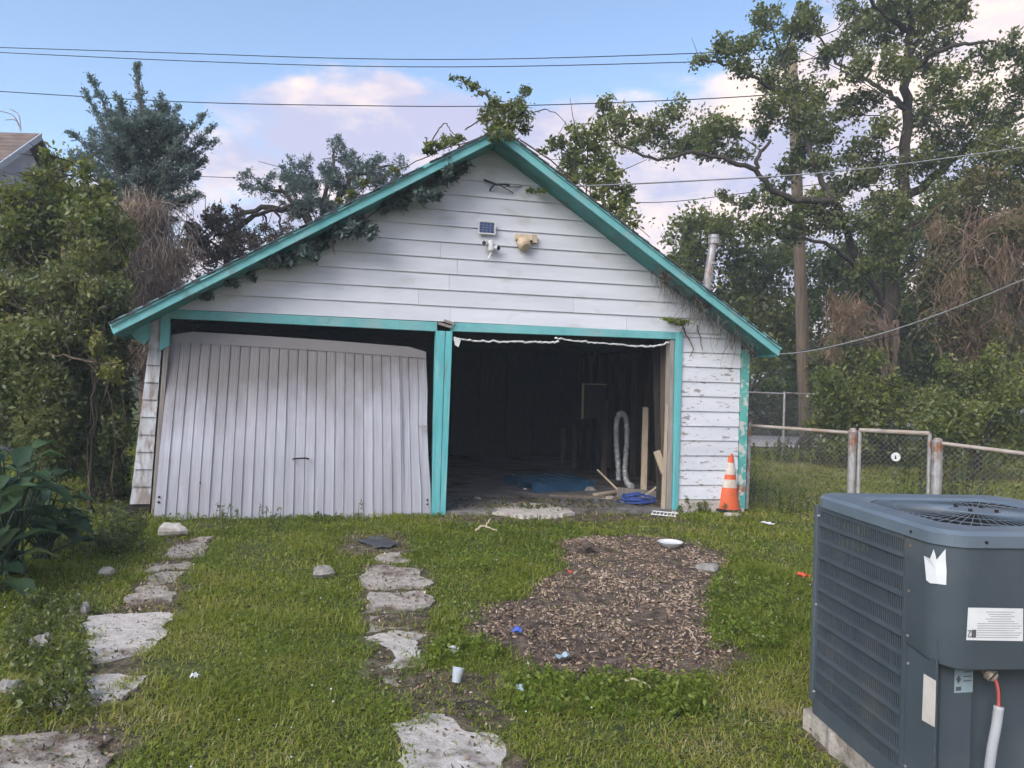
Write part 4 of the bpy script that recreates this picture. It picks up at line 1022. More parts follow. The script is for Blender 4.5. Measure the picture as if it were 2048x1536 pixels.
# ------------------------------------------------------------------ clutter inside the open bay
pal = tag(empty('pallet', gnd(1130, 983, .035), TH + .25), 'blue wooden pallet lying on the garage floor', 'pallet')
for k in range(3): MB().box((-.5, k * .42, 0), (.5, k * .42 + .09, .12)).build('runner', 'blue_paint', pal)
for k in range(6): MB().box((-.5 + k * .18, -.02, .1205), (-.5 + k * .18 + .10, .96, .142)).build('slat', 'blue_paint', pal)
m = MB(); du = []
for (u, v, t) in ((1237, 962, 2.2), (1236, 930, 2.2), (1233, 890, 2.2), (1233, 850, 2.2), (1238, 830, 2.2), (1245, 827, 2.2), (1252, 838, 2.2), (1254, 870, 2.2), (1252, 910, 2.2), (1250, 945, 2.15), (1255, 966, 1.9), (1264, 972, 1.7)):
    w = W(u, v, t); du.append(G(*w))
du[0][2] = max(du[0][2], .1)
pts = wob(du, 16, .004); m.tube(pts, [.034 + .009 * (i % 2) for i in range(len(pts))], None, 9)
tag(m.build('flexible_duct', 'silver'), 'silver flexible dryer duct hanging in a loop inside the open bay', 'duct')
def leaning(name, u0, v0, u1, v1, t0, t1, w, h, mat, label, cat='board', up=(0, 1, 0)):
    a, b_ = W(u0, v0, t0), W(u1, v1, t1); m = MB().beam(G(*a), G(*b_), w, h, tuple(EY)); o = m.build(name, mat); tag(o, label, cat); return o
leaning('plank', 1287, 984, 1291, 815, .95, 1.25, .075, .04, 'pale_wood', 'pale upright plank standing inside the open bay')
leaning('plank', 1322, 1000, 1312, 660, .45, .6, .11, .04, 'dark_wood', 'dark plank leaning beside the right jamb')
leaning('plank', 1328, 985, 1325, 650, .25, .35, .06, .04, 'old_wood', 'thin brown plank standing behind the right jamb')
leaning('broken_board', 1329, 946, 1313, 902, .2, .25, .09, .03, 'pale_wood', 'short broken pale board jammed at the right jamb')
leaning('plank', 1207, 972, 1211, 800, 3.0, 3.2, .09, .04, 'old_wood', 'brown plank leaning at the back beside the duct')
leaning('plank', 1147, 962, 1150, 850, 4.2, 4.4, .08, .04, 'old_wood', 'brown plank standing left of the wall cabinet')
leaning('plank', 1125, 962, 1127, 855, 4.4, 4.5, .08, .04, 'old_wood', 'brown plank farthest inside the open bay')
leaning('plank', 1235, 985, 1310, 992, .7, .75, .14, .03, 'grey_wood', 'grey board lying flat below the silver duct', up=(0, 0, 1))
leaning('stick', 1195, 940, 1248, 992, 1.3, .7, .02, .02, 'pale_wood', 'thin bent stick lying beside the blue pallet', 'stick')
leaning('stick', 1285, 995, 1316, 972, .6, .5, .02, .02, 'pale_wood', 'thin stick slanting over the floor clutter at the right jamb', 'stick')
cb = tag(empty('wall_cabinet', G(*W(1185, 838, 2.9)), TH), 'grey wall cabinet with pale frame hanging in the open bay', 'cabinet')
MB().box((-.17, 0, 0), (.22, .25, .58)).build('box', 'dark_wood', cb)
MB().box((-.20, -.02, 0), (-.165, .0, .58)).box((-.164, -.02, .56), (.22, .0, .58)).build('frame', 'pale_wood', cb)
MB().box((-.16, -.015, .01), (.21, -.002, .555)).build('door', 'dark_wood', cb)
for i, (u0, v0, u1, v1, t0, t1, w_, mt, lb_) in enumerate((
        (1105, 968, 1215, 962, 2.9, 3.2, .10, 'old_wood', 'brown board lying behind the blue pallet'), (1010, 948, 1075, 953, 3.2, 2.9, .07, 'grey_wood', 'grey board end on the floor left of the pallet'),
        (1190, 990, 1260, 978, .9, 1.3, .08, 'pale_wood', 'pale board scrap between the pallet and the duct'), (1225, 1000, 1300, 1012, .55, .3, .05, 'old_wood', 'thin brown lath beside the blue rope heap'),
        (1100, 996, 1210, 1014, .75, .3, .045, 'old_wood', 'long brown lath lying along the threshold'))):
    a_, b_ = G(*W(u0, v0, t0)), G(*W(u1, v1, t1)); a_[2] = .055 + .01 * i; b_[2] = .06 + .02 * i; tag(MB().beam(a_, b_, w_, .025).build('board_scrap', mt), lb_, 'board')
rock('rubble_lump', 1178, 985, (.10, .08, .07), 'stone', 'grey rubble lump on the floor before the pallet', 'rubble', seed=21)
rock('rubble_lump', 1222, 1002, (.13, .09, .05), 'concrete', 'brown rubble lump beside the blue rope heap', 'rubble', seed=22)
rock('rubble_lump', 955, 1003, (.06, .05, .05), 'stone', 'small dark lump on the floor near the middle post', 'rubble', seed=23)
# coil of blue rope
c = gnd(1272, 1006, .04); m = MB()
for k in range(15):
    r_ = rng.uniform(.06, .17); zc = .02 + .012 * k * rng.uniform(.3, 1); ox, oy = rng.normal() * .04, rng.normal() * .03; tx = rng.normal(size=2) * .18
    m.tube([c + (ox + 1.25 * r_ * math.cos(t) + rng.normal() * .008, oy + r_ * math.sin(t) + rng.normal() * .008, max(.015, zc * .7 + tx[0] * r_ * math.cos(t) + tx[1] * r_ * math.sin(t))) for t in np.linspace(0, 5.8, 18)], .010, None, 5)
tag(m.build('rope_coil', 'blue_tarp'), 'tangled blue rope heap at the threshold of the open bay', 'rope')
rk = tag(empty('plastic_rack', gnd(1305, 1030), -.35), 'small white plastic rack lying in the grass at the threshold', 'rack')
MB().tube([(0, 0, .05), (.30, 0, .045)], .007, None, 6).build('rail', 'white_plastic', rk)
MB().tube([(-.01, -.06, .02), (.29, -.06, .015)], .007, None, 6).build('rail', 'white_plastic', rk)
for k in range(7): MB().tube([(.01 + k * .045, 0, .05), (.0 + k * .045, -.07, .014)], .005, None, 5).build('rung', 'white_plastic', rk)
# rubbish on the garage floor: dark crumbs and chips
n = 900; ss = rng.normal(size=n) * .8 + 1.35; tt = np.abs(rng.normal(size=n)) * .45 + .05; ok = (ss > .1) & (ss < 2.75)
ss, tt = ss[ok], tt[ok]
Pp = np.array([G(a, b_, .05) for a, b_ in zip(ss, tt)]); V, Fq = leaf_arrays(Pp, rng.uniform(.02, .09, len(Pp)), .35, 3.0)
V[:, 2] = np.clip(V[:, 2], .042, .075)
tag(np_mesh('floor_debris', V, Fq, LM['brown'], None, np.repeat(rng.random(len(Pp)) * .6, 4)), 'brown splinters and dirt scattered over the garage floor', 'debris', kind='stuff')

# ------------------------------------------------------------------ loose things in the yard
rock('stone', 645, 1150, (.085, .07, .06), 'stone', 'pale rock in the grass in front of the metal door', seed=1)
rock('stone', 214, 1148, (.06, .055, .045), 'stone', 'grey stone half sunk in grass beside the broadleaf plant', seed=2)
rock('stone', 163, 1225, (.055, .055, .05), 'stone', 'grey stone at the upper edge of the largest left slab', seed=3)
rock('stone', 85, 1290, (.065, .06, .045), 'stone', 'grey stone in weeds left of the largest left slab', seed=4)
rock('stone', 20, 1385, (.07, .06, .045), 'stone', 'grey stone at the left picture edge by the broken slabs', seed=5)
rock('stone', 1418, 1140, (.10, .08, .045), 'stone', 'tan stone at the right edge of the wood chip patch', seed=6)
rock('stone', 1462, 1032, (.12, .07, .03), 'pale_concrete', 'flat pale stone under the front of the traffic cone', seed=8)
rock('concrete_lump', 1398, 1012, (.24, .10, .07), 'pale_concrete', 'broken white concrete lump at the foot of the right wall', seed=9)
rock('concrete_block', 343, 1070, (.15, .09, .065), 'pale_concrete', 'rough pale concrete block under the door corner', 'block', seed=14, lift=.75)
pl = MB().lathe([(0, .022), (.085, .024), (.118, .044), (.125, .044), (.10, .018), (.08, .0), (0, .0)], 28).build('bowl', 'white_plastic'); pl.location = tuple(gnd(1340, 1092)); tag(pl, 'shallow white bowl at the far edge of the wood chips', 'bowl')
cu = MB().lathe([(.026, 0), (.036, .085), (.039, .085), (.039, .090), (.035, .090), (.025, .004), (0, .004)], 20).build('plastic_cup', 'white_plastic'); p_ = gnd(912, 1371)
cu.scale = (.82, .82, .82); cu.location = (p_[0], p_[1], .015); cu.rotation_euler = (-.35, .12, 0); tag(cu, 'translucent white plastic cup on bare soil', 'cup')
gl = bpy.data.materials.new('cup_plastic'); gl.use_nodes = True; bb = gl.node_tree.nodes['Principled BSDF']; bb.inputs['Base Color'].default_value = (.62, .66, .72, 1); bb.inputs['Roughness'].default_value = .3; bb.inputs['Alpha'].default_value = .5
cu.data.materials[0] = gl
def scrap(name, u, v, sz, mat, label, cat='litter', seed=0, z=.03):
    r_ = np.random.default_rng(seed + 50); c = gnd(u, v); nq = 5; vs = []
    for i in range(nq):
        for j in range(nq): vs.append(((i / (nq - 1) - .5) * sz[0] * r_.uniform(.8, 1.15), (j / (nq - 1) - .5) * sz[1] * r_.uniform(.8, 1.15), z + r_.uniform(-1, 1) * sz[2]))
    o = MB().add(vs, [(i * nq + j, (i + 1) * nq + j, (i + 1) * nq + j + 1, i * nq + j + 1) for i in range(nq - 1) for j in range(nq - 1)]).build(name, mat)
    md = o.modifiers.new('thick', 'SOLIDIFY'); md.thickness = .003
    o.location = (c[0], c[1], 0); o.rotation_euler = (0, 0, r_.uniform(0, 3)); tag(o, label, cat); return o
scrap('wrapper', 1033, 1268, (.06, .05, .015), 'blue_plastic', 'bright blue wrapper on the wood chips', seed=1)
scrap('wrapper', 1607, 1157, (.10, .07, .02), 'red_plastic', 'crumpled red wrapper in the grass left of the condenser', seed=2)
scrap('wrapper', 1125, 1321, (.09, .05, .015), 'pale_blue', 'pale blue wrapper at the near edge of the wood chips', seed=3)
scrap('paper_scrap', 907, 1308, (.05, .05, .02), 'white_plastic', 'small white scrap in weeds beside the right slab', seed=4)
scrap('paper_scrap', 389, 1361, (.035, .035, .012), 'paper', 'crumpled white scrap in the grass beside the left slabs', seed=5)
scrap('paper_scrap', 1040, 1388, (.05, .03, .012), 'pale_blue', 'pale scrap in the weeds right of the plastic cup', seed=6)
scrap('paper_scrap', 1535, 1051, (.14, .09, .012), 'white_plastic', 'flat white scrap in the grass near the traffic cone', seed=7)
scrap('paper_scrap', 1478, 1174, (.07, .04, .012), 'white_plastic', 'white scrap in bright weeds right of the wood chips', seed=8)
scrap('paper_scrap', 1520, 1282, (.05, .03, .012), 'white_plastic', 'small white scrap in weeds below the wood chip corner', seed=9)
scrap('paper_scrap', 1140, 1150, (.03, .03, .012), 'red_plastic', 'tiny red scrap on the upper left wood chips', seed=10)
scrap('paper_scrap', 1050, 986, (.07, .05, .015), 'white_plastic', 'white scrap on the garage floor behind the pale patch', seed=13, z=.06)
scrap('plastic_sheet', 755, 1088, (.42, .26, .012), 'dark_tarp', 'dark wrinkled plastic sheet in the grass before the middle post', 'sheet', seed=11, z=.02)
scrap('bark_slab', 1170, 1100, (.34, .10, .02), 'bark_warm', 'brown bark slab at the upper edge of the wood chips', 'bark', seed=12, z=.05)
m = MB(); c = gnd(975, 1066)
m.tube(wob([c + (-.12, 0, .02), c + (-.06, 0, .07), c + (.0, 0, .06), c + (.10, -.02, .03)], 4, .004), .012, .008, 6).tube(wob([c + (-.02, 0, .06), c + (.0, .02, .11), c + (.03, .02, .14)], 3, .004), .010, .006, 6)
tag(m.build('root_piece', 'pale_wood'), 'pale forked root lying in grass before the open bay', 'root')
for i, (u0, v0, u1, v1, lb_) in enumerate(((1250, 1372, 1300, 1386, 'pale dry stick in weeds below the wood chips'), (1190, 1360, 1225, 1392, 'brown bent stick leaning in weeds under the wood chips'),
                                          (905, 1418, 1000, 1432, 'dark twig lying above the nearest right slab'), (1370, 1265, 1392, 1290, 'straw coloured stick on the lower wood chips'))):
    p, q = gnd(u0, v0), gnd(u1, v1); m = MB().tube(wob([p + (0, 0, .03), (p + q) / 2 + (0, .01, .045), q + (0, 0, .025)], 4, .003), .006, .004, 5)
    tag(m.build('stick', 'pale_wood' if i in (0, 3) else 'dark_wood'), lb_, 'stick')
# wood chip patch
n = 15000; lo, hi = MULCH.min(0) - .2, MULCH.max(0) + .2
q = rng.random((n * 2, 2)) * (hi - lo)[:2] + lo[:2]
jx, jy = q[:, 0] + .07 * vnoise(q[:, 0], q[:, 1], 8, 5) + rng.normal(size=len(q)) * .06, q[:, 1] + .07 * vnoise(q[:, 0], q[:, 1], 8, 6) + rng.normal(size=len(q)) * .09
clump = vnoise(q[:, 0], q[:, 1], 6, 9) + vnoise(q[:, 0], q[:, 1], 14, 10) * .6
ok = pip(jx, jy, MULCH) & (rng.random(len(q)) < np.clip(.62 + .6 * clump, .06, 1)); q = q[ok]
Pp = np.stack([q[:, 0], q[:, 1], gz(q[:, 0], q[:, 1]) + .004 + rng.random(len(q)) * .012], 1)
V, Fq = leaf_arrays(Pp, .008 + .055 * rng.random(len(Pp)) ** 2.2, .38, 2.2, droop=0)
V = V.reshape(-1, 4, 3); V[:, :, 2] = Pp[:, None, 2] + (V[:, :, 2] - Pp[:, None, 2]) * .45; V = V.reshape(-1, 3)
LM['chips'] = leaf_material('wood_chip', [(.07, .046, .030), (.16, .108, .072), (.29, .20, .135), (.43, .32, .225), (.58, .48, .38)], .05, .03)
nn = len(Pp); V2 = V.copy(); V2[:, 2] -= .007
Vall = np.concatenate([V, V2]); b4 = np.arange(nn)[:, None] * 4
sides = [np.concatenate([b4 + i, b4 + i + 4 * nn, b4 + (i + 1) % 4 + 4 * nn, b4 + (i + 1) % 4], 1) for i in range(4)]
at2 = np.repeat(np.clip(rng.beta(1.5, 1.9, nn) + .12 * vnoise(q[:, 0], q[:, 1], 3, 12), 0, 1), 4)
tag(np_mesh('wood_chips', Vall, np.concatenate([Fq] + sides), LM['chips'], None, np.concatenate([at2, at2])), 'patch of brown and pale wood chips in the lawn', 'wood chips', kind='stuff')

# soil crumbs, gravel and dry litter over the bare soil and the slabs
V_, F_, A_ = [], [], []
for i_, p in enumerate(SOIL + SLABP):
    if i_ == 7: continue
    lo, hi = p.min(0) - .1, p.max(0) + .1; area = (hi - lo)[0] * (hi - lo)[1]; n = int(min(1500, area * 2200)) if i_ < len(SOIL) else int(area * 700)
    q = rng.random((n, 2)) * (hi - lo)[:2] + lo[:2]; q = q[pip(q[:, 0] + rng.normal(size=n) * .05, q[:, 1] + rng.normal(size=n) * .05, p)]
    if len(q) == 0: continue
    P_ = np.stack([q[:, 0], q[:, 1], np.maximum(gz(q[:, 0], q[:, 1]), -.001) + .006], 1); v_, f_ = leaf_arrays(P_, .004 + .03 * rng.random(len(q)) ** 3, .5, 1.5, droop=0)
    F_.append(f_ + sum(len(x) for x in V_)); V_.append(v_); A_.append(np.repeat(rng.beta(1.3, 2.2, len(q)), 4))
tag(np_mesh('soil_crumbs', np.concatenate(V_), np.concatenate(F_), LM['chips'], None, np.concatenate(A_)), 'crumbs of soil and dry litter on the bare ground and slabs', 'soil crumbs', kind='stuff')


# ------------------------------------------------------------------ trees and shrubs
def limb_mesh(limbs, Y, amp=.04, n=7, extra=None):
    """limbs: list of (pixel path, r0, r1[, depth offsets]) -> mesh builder and the points along them"""
    m = MB(); allp = []
    for L_ in limbs:
        path, r0, r1 = L_[:3]; dy = L_[3] if len(L_) > 3 else [0] * len(path)
        pts = wob([at(u, v, Y + d) for (u, v), d in zip(path, dy)], 5, amp); pts[0] = at(*path[0], Y + dy[0])
        m.tube(pts, r0, r1, n, True); allp += pts
    return m, allp


def twigs(m, allp, ctr, r0=.035, r1=.01, maxd=1.35):
    A = np.array(allp)
    for c in ctr:
        d = np.linalg.norm(A - c, axis=1) + .35 * np.maximum(0, A[:, 2] - c[2]); i = int(np.argmin(d))
        if d[i] > maxd: continue
        p = A[i]; mid = (p + c) / 2 + rng.normal(size=3) * .12 * d[i]
        m.tube(wob([p, mid, c], 3, .02), r0, r1, 4, False)
        for _ in range(2):
            e = c + rng.normal(size=3) * .3; m.tube([c * .4 + mid * .6, (c + e) / 2, e], r1, r1 * .5, 3, False)


def tree(name, label, cat, base, Y, limbs, blobs, leaf, lsize, bark='bark', dens=.24, jitter=1.0, group=None, amp=.05, aspect=.5, sub=7, basec=.42, up=.6, spread=.33, tw=.035, vines=None):
    root = tag(empty(name, base), label, cat, group); o0 = np.array(root.location)
    m, allp = limb_mesh(limbs, Y, amp)
    cr_, ctr = crown('crown', blobs, Y, lsize, leaf, None, dens, jitter, aspect, up, sub, basec, spread)
    twigs(m, allp, ctr, tw)
    tr = m.build('trunk', bark, None, smooth=True)
    for o in (tr, cr_): o.parent = root; o.matrix_parent_inverse = Matrix.Translation(-Vector(o0))
    return root


def child(o, root): o.parent = root; o.matrix_parent_inverse = Matrix.Translation(-Vector(root.location)); return o


# the tall tree on the right
YR = 18.0
big_limbs = [([(1790, 850), (1782, 760), (1775, 650), (1785, 530), (1800, 400), (1812, 270), (1812, 150), (1822, 30), (1826, -90)], .225, .06),
             ([(1771, 613), (1740, 560), (1689, 517), (1651, 488), (1597, 476)], .08, .03, [0, -.3, -.8, -1.2, -1.6]),
             ([(1740, 560), (1700, 480), (1668, 406), (1600, 400), (1548, 381), (1506, 340), (1448, 315), (1382, 306), (1316, 319), (1241, 290), (1200, 262)], .095, .018, [-.2, -.5, -1, -1.2, -1.4, -1.6, -1.8, -2, -2, -2.2, -2.4]),
             ([(1506, 340), (1516, 312), (1540, 280)], .06, .03, [-1.6, -1.6, -1.6]),
             ([(1668, 406), (1632, 330), (1608, 268), (1575, 190), (1560, 110), (1540, 40)], .07, .018, [-1, -.8, -.5, 0, .3, .5]),
             ([(1575, 190), (1500, 150), (1440, 125), (1400, 120)], .05, .02, [0, -.2, -.4, -.4]),
             ([(1808, 215), (1784, 195), (1738, 161), (1676, 124), (1630, 60)], .08, .02, [0, .3, .8, 1.2, 1.4]),
             ([(1812, 160), (1860, 110), (1904, 95), (1966, 83), (1998, 90)], .075, .02, [0, -.5, -1, -1.3, -1.5]),
             ([(1800, 400), (1860, 360), (1930, 300), (2010, 250), (2080, 220)], .12, .04, [0, .4, .8, 1, 1]),
             ([(1790, 480), (1850, 440), (1920, 420), (2000, 420)], .10, .03, [0, .4, .8, 1]),
             ([(1815, 120), (1860, 50), (1900, -20)], .08, .03, [0, .4, .8]),
             ([(1815, 60), (1760, 20), (1720, -30)], .07, .03, [0, -.4, -.8])]
big_blobs = [(1240, 250, 42, 36), (1300, 258, 46, 38), (1352, 222, 26, 26), (1392, 272, 55, 38), (1450, 262, 46, 40), (1350, 296, 55, 24), (1212, 215, 22, 26), (1468, 304, 36, 20), (1262, 285, 36, 18), (1420, 300, 40, 20),
             (1530, 38, 36, 36), (1502, 88, 36, 28), (1442, 98, 32, 32), (1400, 122, 22, 18), (1560, 112, 45, 40), (1622, 52, 42, 32), (1480, 140, 36, 22), (1532, 165, 36, 24), (1608, 18, 22, 24), (1592, 172, 42, 45), (1545, 212, 42, 32),
             (1602, 228, 52, 45), (1642, 186, 34, 30), (1520, 258, 30, 26), (1585, 60, 30, 30), (1650, 110, 26, 30), (1650, 272, 45, 42), (1702, 300, 45, 38), (1692, 228, 34, 30), (1732, 205, 40, 34), (1762, 255, 34, 36), (1685, 85, 32, 38),
             (1722, 130, 40, 34), (1742, 60, 52, 50), (1802, 55, 52, 50), (1862, 40, 52, 42), (1782, 140, 46, 42), (1842, 122, 42, 34), (1922, 18, 34, 26), (1700, 22, 40, 36), (1780, 5, 50, 40), (1850, -20, 60, 40), (1890, 85, 34, 24),
             (1892, 180, 52, 48), (1942, 212, 52, 48), (2002, 240, 52, 48), (1902, 282, 62, 48), (1982, 312, 62, 52), (1962, 122, 42, 26), (2012, 92, 32, 30), (2045, 170, 40, 46), (1852, 332, 52, 42), (1932, 372, 62, 52), (2022, 382, 55, 55),
             (1882, 422, 55, 52), (2060, 290, 45, 50), (2042, 120, 28, 28), (1840, 230, 40, 40),
             (1702, 372, 60, 40), (1642, 402, 52, 40), (1592, 332, 40, 24), (1562, 404, 34, 24), (1502, 402, 34, 20), (1452, 396, 22, 16), (1582, 452, 52, 38), (1682, 452, 60, 48), (1762, 402, 50, 50), (1782, 482, 42, 45), (1512, 452, 52, 34),
             (1640, 330, 34, 28), (1740, 330, 36, 34), (1795, 330, 26, 40), (1800, 420, 24, 40), (1785, 520, 26, 40), (1778, 590, 26, 34), (1690, 500, 30, 26), (1720, 540, 30, 26), (1600, 300, 26, 30), (1550, 375, 30, 20)]
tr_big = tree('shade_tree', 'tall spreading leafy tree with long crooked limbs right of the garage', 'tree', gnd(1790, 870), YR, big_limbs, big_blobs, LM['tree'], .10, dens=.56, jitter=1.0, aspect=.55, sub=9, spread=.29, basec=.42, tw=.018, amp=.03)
# roots of climbing vine round the trunk
m = MB()
for k in range(10):
    a = rng.uniform(0, 6.28); b0_ = at(1778 + rng.uniform(-3, 3), 835, YR - .3); t0_ = at(1775 + 22 * math.cos(a), 640, YR - .3)
    m.tube(wob([b0_, (b0_ + t0_) / 2 + (.05 * math.cos(a), 0, 0), t0_], 4, .02), .05, .035, 5)
child(m.build('climbing_stems', 'bark_warm'), tr_big)


def greens(name, label, cat, base_uv, Y, blobs, leaf, lsize, dens=.26, stems=3, jitter=.6, bark='bark', group=None, basec=.42, aspect=.5, sub=8, spread=.33, up=.6, hz=.5):
    base = gnd(*base_uv) if base_uv[1] > 800 else at(base_uv[0], base_uv[1], Y)
    base = np.array([at(base_uv[0], 800, Y)[0], Y, 0.0])
    bu, bv = proj(base); limbs = []
    for k in range(stems):
        b = blobs[rng.integers(0, len(blobs))]; limbs.append(([(bu + rng.uniform(-6, 6), bv), ((bu + b[0]) / 2 + rng.uniform(-15, 15), (bv * hz + b[1] * (1 - hz))), (b[0], b[1])], .0024 * Y, .0008 * Y))
    return tree(name, label, cat, base, Y, limbs, blobs, leaf, lsize, bark, dens, jitter, group, .03, aspect, sub, basec, up, spread, .0008 * Y)


BG = 'trees and thickets behind the yard'
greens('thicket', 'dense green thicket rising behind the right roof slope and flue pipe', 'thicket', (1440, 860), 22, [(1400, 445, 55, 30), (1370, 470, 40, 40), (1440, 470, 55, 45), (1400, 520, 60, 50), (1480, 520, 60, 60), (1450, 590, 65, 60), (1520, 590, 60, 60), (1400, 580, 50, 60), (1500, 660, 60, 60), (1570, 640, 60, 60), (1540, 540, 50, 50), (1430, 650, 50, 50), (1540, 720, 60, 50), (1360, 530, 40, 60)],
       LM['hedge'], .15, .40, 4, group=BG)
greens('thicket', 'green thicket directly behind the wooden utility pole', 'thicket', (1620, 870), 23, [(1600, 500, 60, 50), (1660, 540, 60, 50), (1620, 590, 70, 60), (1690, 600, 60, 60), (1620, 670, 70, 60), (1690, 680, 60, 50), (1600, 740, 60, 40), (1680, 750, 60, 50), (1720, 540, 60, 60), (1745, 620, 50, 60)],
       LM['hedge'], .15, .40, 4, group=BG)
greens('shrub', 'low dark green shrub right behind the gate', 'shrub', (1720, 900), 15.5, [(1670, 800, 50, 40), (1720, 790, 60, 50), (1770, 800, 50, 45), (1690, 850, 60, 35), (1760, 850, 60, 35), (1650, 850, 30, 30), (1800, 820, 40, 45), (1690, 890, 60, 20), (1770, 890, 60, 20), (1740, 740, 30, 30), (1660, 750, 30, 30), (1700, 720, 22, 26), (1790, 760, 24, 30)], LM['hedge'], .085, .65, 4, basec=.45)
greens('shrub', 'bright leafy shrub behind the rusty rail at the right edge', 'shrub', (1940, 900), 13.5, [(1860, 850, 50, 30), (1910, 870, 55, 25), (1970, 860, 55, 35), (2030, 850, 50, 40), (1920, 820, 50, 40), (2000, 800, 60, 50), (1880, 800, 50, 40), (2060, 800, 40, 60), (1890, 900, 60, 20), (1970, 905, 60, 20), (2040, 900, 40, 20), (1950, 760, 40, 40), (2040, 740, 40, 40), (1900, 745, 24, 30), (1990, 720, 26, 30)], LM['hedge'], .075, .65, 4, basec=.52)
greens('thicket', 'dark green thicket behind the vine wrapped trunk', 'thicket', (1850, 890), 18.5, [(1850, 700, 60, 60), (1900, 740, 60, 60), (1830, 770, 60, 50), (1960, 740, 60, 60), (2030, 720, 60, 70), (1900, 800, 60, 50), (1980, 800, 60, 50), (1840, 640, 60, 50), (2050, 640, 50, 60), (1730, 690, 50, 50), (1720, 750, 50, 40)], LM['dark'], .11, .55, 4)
vt = greens('vine_covered_tree', 'brownish vine smothered tree at the right picture edge', 'tree', (1960, 880), 15.8,
            [(u + rng.uniform(-22, 22), v + rng.uniform(-18, 18), rng.uniform(24, 46), rng.uniform(22, 44)) for u, v in ((1985, 372), (2040, 395), (1950, 420), (2005, 440), (1905, 470), (1960, 480), (2035, 480), (1890, 530), (1940, 540), (1990, 545), (2045, 550), (1880, 600), (1935, 605), (1985, 610), (2040, 610), (1900, 665), (1955, 670), (2010, 675), (2050, 690), (1925, 510), (2010, 510), (1910, 640), (1965, 580), (2060, 450), (1870, 560))],
            LM['brown'], .085, .70, 5, basec=.42, spread=.42, jitter=1.0)
st2, _ = crown('dead_vine_mass', [(rng.uniform(1870, 2060), rng.uniform(440, 700), rng.uniform(14, 30), rng.uniform(24, 60)) for _ in range(20)] + [(rng.uniform(1660, 1760), rng.uniform(610, 720), 16, 30) for _ in range(7)], 15.3, .22, leaf_material('dry_vine', [(.13, .09, .06), (.21, .14, .09), (.29, .19, .115), (.18, .16, .08)], .35, .02), None, .32, .5, .07, .2, 8, .5, .4, 2.2)
child(st2, vt)
m = MB(); tops = [at(rng.uniform(1860, 2060), rng.uniform(400, 620), 15.2 + rng.uniform(-.6, .6)) for _ in range(120)]
strands(m, tops, 1.3, .009, .75, 6)
tops = [at(rng.uniform(1660, 1770), rng.uniform(600, 660), 17.5 + rng.uniform(-.5, .5)) for _ in range(120)]; strands(m, tops, 1.1, .009, .7, 6)
child(m.build('dead_vines', 'dead_vine'), vt)
greens('thicket', 'tall green thicket closing the gap behind the vine smothered tree', 'thicket', (1930, 880), 24, [(u + rng.uniform(-15, 15), v + rng.uniform(-12, 12), 62, 52) for u in range(1770, 2080, 62) for v in (470, 550, 630, 710)], LM['tree'], .17, .34, 4, group=BG)
greens('thicket', 'low green undergrowth along the back fence left of the gate', 'thicket', (1600, 900), 19.8, [(u + rng.uniform(-10, 10), v + rng.uniform(-8, 8), 45, 30) for u in range(1660, 1790, 45) for v in (700, 760, 820, 870)], LM['hedge'], .15, .34, 4, group=BG)
greens('hedge', 'uneven hedge beyond the gravel road seen through the tall fence', 'hedge', (1560, 870), 27, [(u + rng.uniform(-8, 8), v + rng.uniform(-6, 6), 34, 22) for u in range(1440, 1680, 32) for v in (780, 812, 842)], LM['hedge'], .15, .5, 5)
# far line of trees closing the view
fb = []
for u in range(-150, 2300, 75): fb.append((u + rng.uniform(-20, 20), 700 + rng.uniform(-30, 30), 80, 60))
for u in range(-150, 2300, 110): fb.append((u + rng.uniform(-20, 20), 760, 90, 40))
for u in range(-150, 2300, 90): fb.append((u + rng.uniform(-20, 20), 790, 80, 22))
fo_, _ = crown('treeline', fb, 44, .36, LM['dark'], None, .14, 3.0)
tag(fo_, 'far off band of dark trees closing the view beyond the road', 'treeline', kind='stuff')

# cedar left of the garage
YC = 12.5
ced = tag(empty('cedar_tree', np.array([at(285, 800, YC)[0], YC, 0.])), 'tall feathery blue green cedar with a vine wrapped trunk left of the garage', 'tree')
mv, mf, rn_ = [], [], []
trk = [at(300, 1010, YC), at(296, 700, YC), at(292, 500, YC), at(290, 380, YC), at(284, 260, YC), at(276, 160, YC)]
tips = [((289, 330), (275, 132), .17, 900, 0), ((285, 330), (232, 190), .16, 500, .3), ((285, 345), (178, 150), .13, 700, -.4), ((250, 330), (168, 178), .14, 500, .2), ((290, 340), (330, 205), .15, 500, -.5), ((290, 350), (356, 212), .13, 400, .5),
        ((290, 370), (412, 224), .12, 600, -.3), ((295, 380), (428, 252), .12, 450, .2), ((280, 370), (135, 262), .16, 700, 0), ((282, 390), (150, 320), .2, 700, -.3), ((280, 400), (140, 380), .18, 500, .3), ((295, 400), (410, 320), .2, 700, .3),
        ((295, 410), (400, 390), .2, 600, -.3), ((288, 400), (300, 230), .3, 1200, -.5), ((288, 420), (250, 250), .3, 1100, .4), ((290, 430), (360, 280), .28, 1000, -.6), ((286, 430), (210, 290), .26, 900, .5), ((290, 440), (240, 360), .25, 500, -.5), ((292, 440), (350, 370), .25, 500, .5), ((200, 300), (128, 330), .18, 400, .2), ((190, 380), (90, 400), .16, 350, .3), ((380, 300), (405, 280), .15, 250, 0)]
for k in range(95):
    a = rng.uniform(0, 6.28); r_ = rng.random() ** .6; u0_, v0_ = 285 + 75 * r_ * math.cos(a), 315 + 85 * r_ * math.sin(a); ln_ = rng.uniform(30, 70)
    du_ = .9 * math.cos(a) * r_ + rng.normal() * .25; tips.append(((u0_, v0_), (u0_ + ln_ * du_, v0_ - ln_ * rng.uniform(.35, 1.1)), .15, 210, rng.uniform(-.8, .8)))
